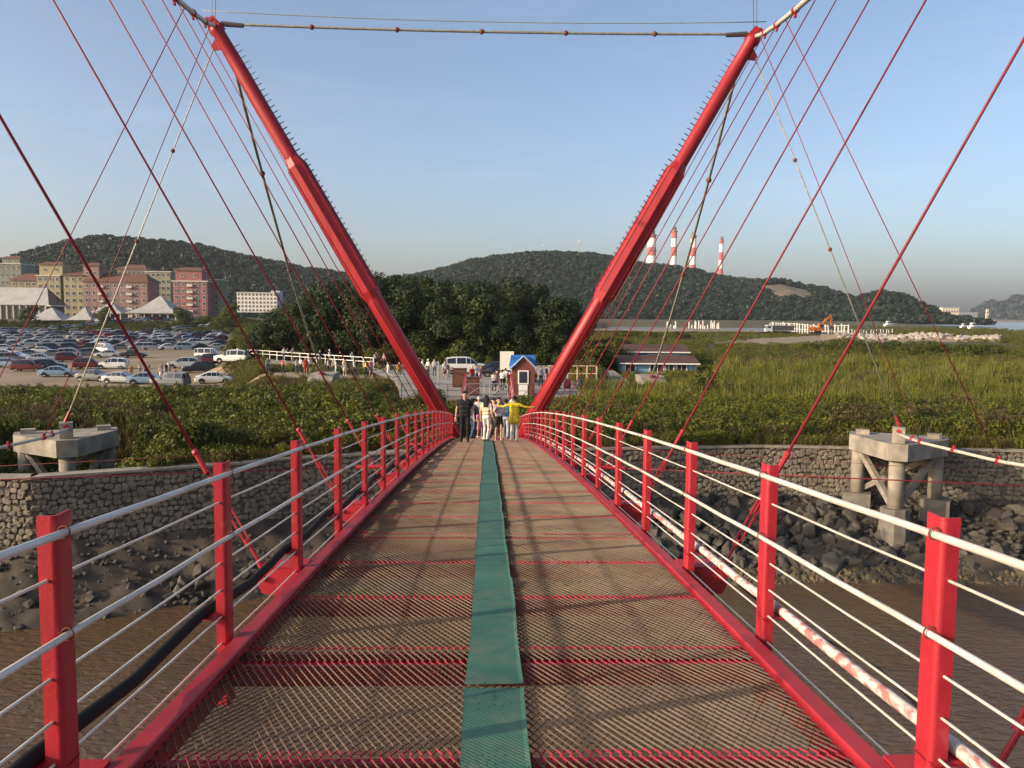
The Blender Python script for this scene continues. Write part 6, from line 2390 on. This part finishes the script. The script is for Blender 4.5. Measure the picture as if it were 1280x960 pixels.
# people on the deck: pixel x, distance, heading (0 faces the camera), height
DECK = [
    (581, 28.5, 0.10, 1.74, dict(arms="down", stride=.06, top="short", build=1.14), "black", "black", "black", "hair", "man in black shirt and black trousers standing by the railing of the bridge"),
    (608, 29.5, 2.75, 1.62, dict(arms="down", stride=.22, hair="long", top="short", build=.92), "cream", "white", "brown", "hair", "long-haired woman in cream top and white trousers walking along the mat"),
    (623.5, 31.0, 0.15, 1.60, dict(arms=("face", "front"), stride=.05, hair="long", bottom="skirt", build=.90), "lilac", "black", "pink", "hair", "woman in lilac top and black skirt raising a hand to her face"),
    (616.5, 32.5, 0.5, 1.62, dict(arms="front", stride=.18, hair="long", bottom="shorts", build=.92), "brown", "brown", "black", "hair", "bare-legged person in brown clothes beside the woman in lilac"),
    (632, 32.5, 3.0, 1.60, dict(arms="front", stride=.12, top="short", build=1.0), "blue", "pale grey", "black", "hair", "person in blue shirt and pale trousers seen from behind"),
    (643, 30.0, 3.05, 1.64, dict(arms="out", stride=.10, top="long", coat=True, build=1.0), "yellow", "white", "pink", "hair", "person in yellow jacket with both arms stretched out sideways"),
    (639.5, 36.0, 0.0, 1.66, dict(arms="down", hair="hat", top="short"), "white", "grey", "black", "white", "person in a white hat behind the yellow jacket"),
    (591, 34.0, 2.4, 1.66, dict(arms="walk", stride=.30, top="long"), "navy", "denim", "black", "hair", "person in dark blue clothes walking behind the man in black"),
    (600, 35.5, 0.4, 1.22, dict(arms="walk", stride=.15, hair="long", bottom="dress", build=.95), "pink", "pink", "white", "hair", "child in a pink dress between the walkers"),
    (617, 38.0, 0.2, 1.66, dict(arms="down", stride=.1), "black", "black", "black", "hair", "person in black behind the woman in lilac"),
    (598.5, 47.0, 0.1, 1.72, dict(arms="front", stride=.2, hair="hat"), "white", "black", "black", "white", "person in white shirt and white hat carrying a lime green bag"),
    (613, 43.0, 2.9, 1.64, dict(arms="walk", stride=.2, hair="long"), "black", "denim", "black", "hair", "long-haired person in black top and jeans further down the bridge"),
]
for px, D, rz, hgt, pose, top, bot, shoe, hair, lab in DECK:
    x = at(px, 520, D).x
    person(person_mesh(pose, V), (x, D, deck_z(D) + .012), rz, top, bot, shoe, hair, lab, "people on the bridge", hgt / HEIGHT, 1 if "woman" in lab else 0)
x = at(602, 500, 46.85).x
bg = empty("shoulder_bag", (x, 46.72, deck_z(46.85) + .62))
tag(bg, "lime green bag hanging before the person in the white hat", "bag")
MB().box((0, 0, .22), (.34, .12, .42), 0, None, .85).build("body", cloth("lime", PAL["lime"]), bg)
MB().tube([(-.12, 0, .42), (-.08, .02, .72), (.08, .02, .72), (.12, 0, .42)], .014, 6).build("strap", cloth("lime", PAL["lime"]), bg)

CROWD = [person_mesh(p, .022) for p in (
    dict(arms="down", stride=.15), dict(arms="walk", stride=.32), dict(arms="front", stride=.1, hair="long"), dict(arms="down", stride=.2, hair="long", bottom="skirt"),
    dict(arms="hip", stride=.05, bottom="shorts"), dict(arms="walk", stride=.28, hair="hat", top="long"), dict(arms="face", stride=.05, hair="long", bottom="dress"))]


def crowd(lst, z_fn, where, group):
    for i, (px, py, D, k, top, bot, rz) in enumerate(lst):
        x = at(px, py, D).x
        kind = {"": ""}
        low = {3: "skirt", 4: "shorts", 6: "dress"}.get(k, "trousers")
        hat = " and a hat" if k == 5 else ""
        lab = "%s in %s top, %s %s%s %s" % ("long-haired person" if k in (2, 3, 6) else "person", top, bot, low, hat.replace(" a hat", " hat"), where)
        person(CROWD[k], (x, D, z_fn(x, D)), rz, top, bot, "black" if i % 3 else "white", "white" if k == 5 else "hair", lab, group, RNG.uniform(.93, 1.02), i % 2)


crowd([(335, 465, 88.5, 0, "grey", "denim", .5), (354, 466, 87, 1, "red", "navy", 2.0), (371, 465, 86.5, 2, "white", "denim", 1.0), (376, 465, 87.2, 0, "pale grey", "black", 2.6),
       (382, 465, 86.2, 3, "red", "red", .4), (388, 465, 87.5, 4, "white", "brown", 1.2), (410, 463, 85.6, 1, "lilac", "navy", 1.6), (416, 463, 86, 5, "white", "grey", 1.8),
       (420, 463, 85.2, 2, "white", "white", -1.4), (431, 463, 85, 6, "white", "black", .3), (443, 463, 84.6, 1, "lilac", "black", 1.5), (445.5, 463, 85.6, 0, "black", "denim", 1.3),
       (457, 464, 84, 1, "yellow", "black", 1.7), (464, 464, 84.8, 3, "pink", "grey", .8), (485, 465, 82.6, 1, "white", "white", -1.3), (499, 466, 82, 0, "orange", "khaki", .6)],
      lambda x, y: float(ground_z(x, y)) + .11, "walking on the sandy path", "people on the sandy path")


def ramp_z(x, y):
    t = np.clip((-x - 11.8) / 25.7, 0, 1)
    return float(PLAT - .03 + (5.36 - PLAT + .03) * t) + .005


crowd([(355, 444, 107, 0, "white", "denim", .4), (359, 444, 107, 1, "grey", "black", 1.4), (366, 445, 105.5, 4, "lilac", "navy", .8), (400, 448, 99.5, 2, "navy", "grey", .4),
       (412, 449, 98.6, 5, "white", "khaki", 1.2), (425, 451, 97, 0, "black", "black", 1.0), (440, 452, 95.5, 1, "pale grey", "denim", .8), (470, 455, 93, 3, "lilac", "black", .5), (480, 456, 92, 1, "pink", "navy", -1.2)],
      ramp_z, "by the white promenade railing", "people on the promenade")
crowd([(524, 458, 84, 0, "black", "grey", .5), (528, 458, 82, 1, "white", "navy", 1.4), (535, 458, 80, 5, "white", "black", 2.2), (543, 459, 79, 2, "pale grey", "denim", .2),
       (534, 472, 68.5, 4, "khaki", "khaki", .9), (556, 462, 77, 3, "white", "brown", .6), (560, 462, 76, 1, "black", "grey", -1.0), (512, 459, 83.5, 2, "pink", "black", 1.1), (518, 470, 79, 1, "cream", "white", .4)],
      lambda x, y: PLAT + .005, "on the plaza beside the railing", "people on the plaza")
crowd([(617.5, 470, 64.5, 2, "white", "navy", .1), (621, 470, 65.3, 3, "pink", "pink", .5), (628, 468, 66.0, 0, "white", "black", 3.0), (632, 468, 67.4, 1, "pale grey", "black", 2.8),
       (637.5, 470, 63.8, 0, "black", "brown", .2), (590, 466, 70.5, 5, "red", "denim", .4), (596, 466, 71.5, 2, "pale grey", "denim", .6), (600, 463, 72.5, 6, "pink", "white", .9),
       (676, 470, 69.5, 0, "lilac", "navy", .6), (683, 470, 70.5, 4, "denim", "grey", 1.1), (690, 470, 71.5, 2, "pink", "navy", .4)],
      lambda x, y: PLAT + .005, "near the booth at the bridge end", "people by the booth")
crowd([(164, 466, 112, 1, "orange", "khaki", .5), (175, 463, 117, 2, "white", "grey", .9), (182, 465, 115, 0, "grey", "navy", .4), (187, 466, 113, 3, "navy", "black", 2.0), (202, 462, 119, 2, "pale grey", "black", .7),
       (208, 464, 116, 0, "black", "denim", 1.0), (212, 464, 116.6, 1, "grey", "grey", 1.6), (201, 469, 110, 6, "white", "white", .2), (219, 472, 106, 4, "maroon" if "maroon" in PAL else "red", "black", .5),
       (46, 436, 172, 0, "white", "denim", .5), (277, 447, 140, 0, "orange", "orange", .5)],
      lambda x, y: lot_z(x, y), "standing in the car park", "people in the car park")
# open umbrella by the barrier
x = at(616, 466, 64.3).x
um = empty("umbrella", (x - .12, 64.2, PLAT + 1.02))
tag(um, "dark blue open umbrella held up near the brick booth", "umbrella")
vs = [(0, 0, .95)] + [(math.cos(i * math.pi / 4) * r, math.sin(i * math.pi / 4) * r, z) for r, z in ((.30, .88), (.55, .70)) for i in range(8)]
fs = [(0, 1 + i, 1 + (i + 1) % 8) for i in range(8)] + [(1 + i, 9 + i, 9 + (i + 1) % 8, 1 + (i + 1) % 8) for i in range(8)]
MB().add(vs, fs).build("canopy", cloth("navy", PAL["navy"]), um)
MB().tube([(0, 0, 0), (0, 0, 1.0)], .012, 6).build("shaft", STEEL, um)

# ------------------------------------------------------------------ sea haze
hz = MB().box((600, 2150, 130), (9000, 6100, 264)).build("haze", [])
tag(hz, "thin pale sea haze over the whole view", "haze", kind="stuff")
hm = bpy.data.materials.new("sea_haze")
hm.use_nodes = True
hm.node_tree.nodes.clear()
ho = hm.node_tree.nodes.new("ShaderNodeOutputMaterial")
hv = hm.node_tree.nodes.new("ShaderNodeVolumePrincipled")
hv.inputs["Color"].default_value = (0.86, 0.91, 1.0, 1)
hv.inputs["Density"].default_value = 0.00007
hv.inputs["Anisotropy"].default_value = 0.2
hm.node_tree.links.new(hv.outputs[0], ho.inputs["Volume"])
hz.data.materials.clear()
hz.data.materials.append(hm)
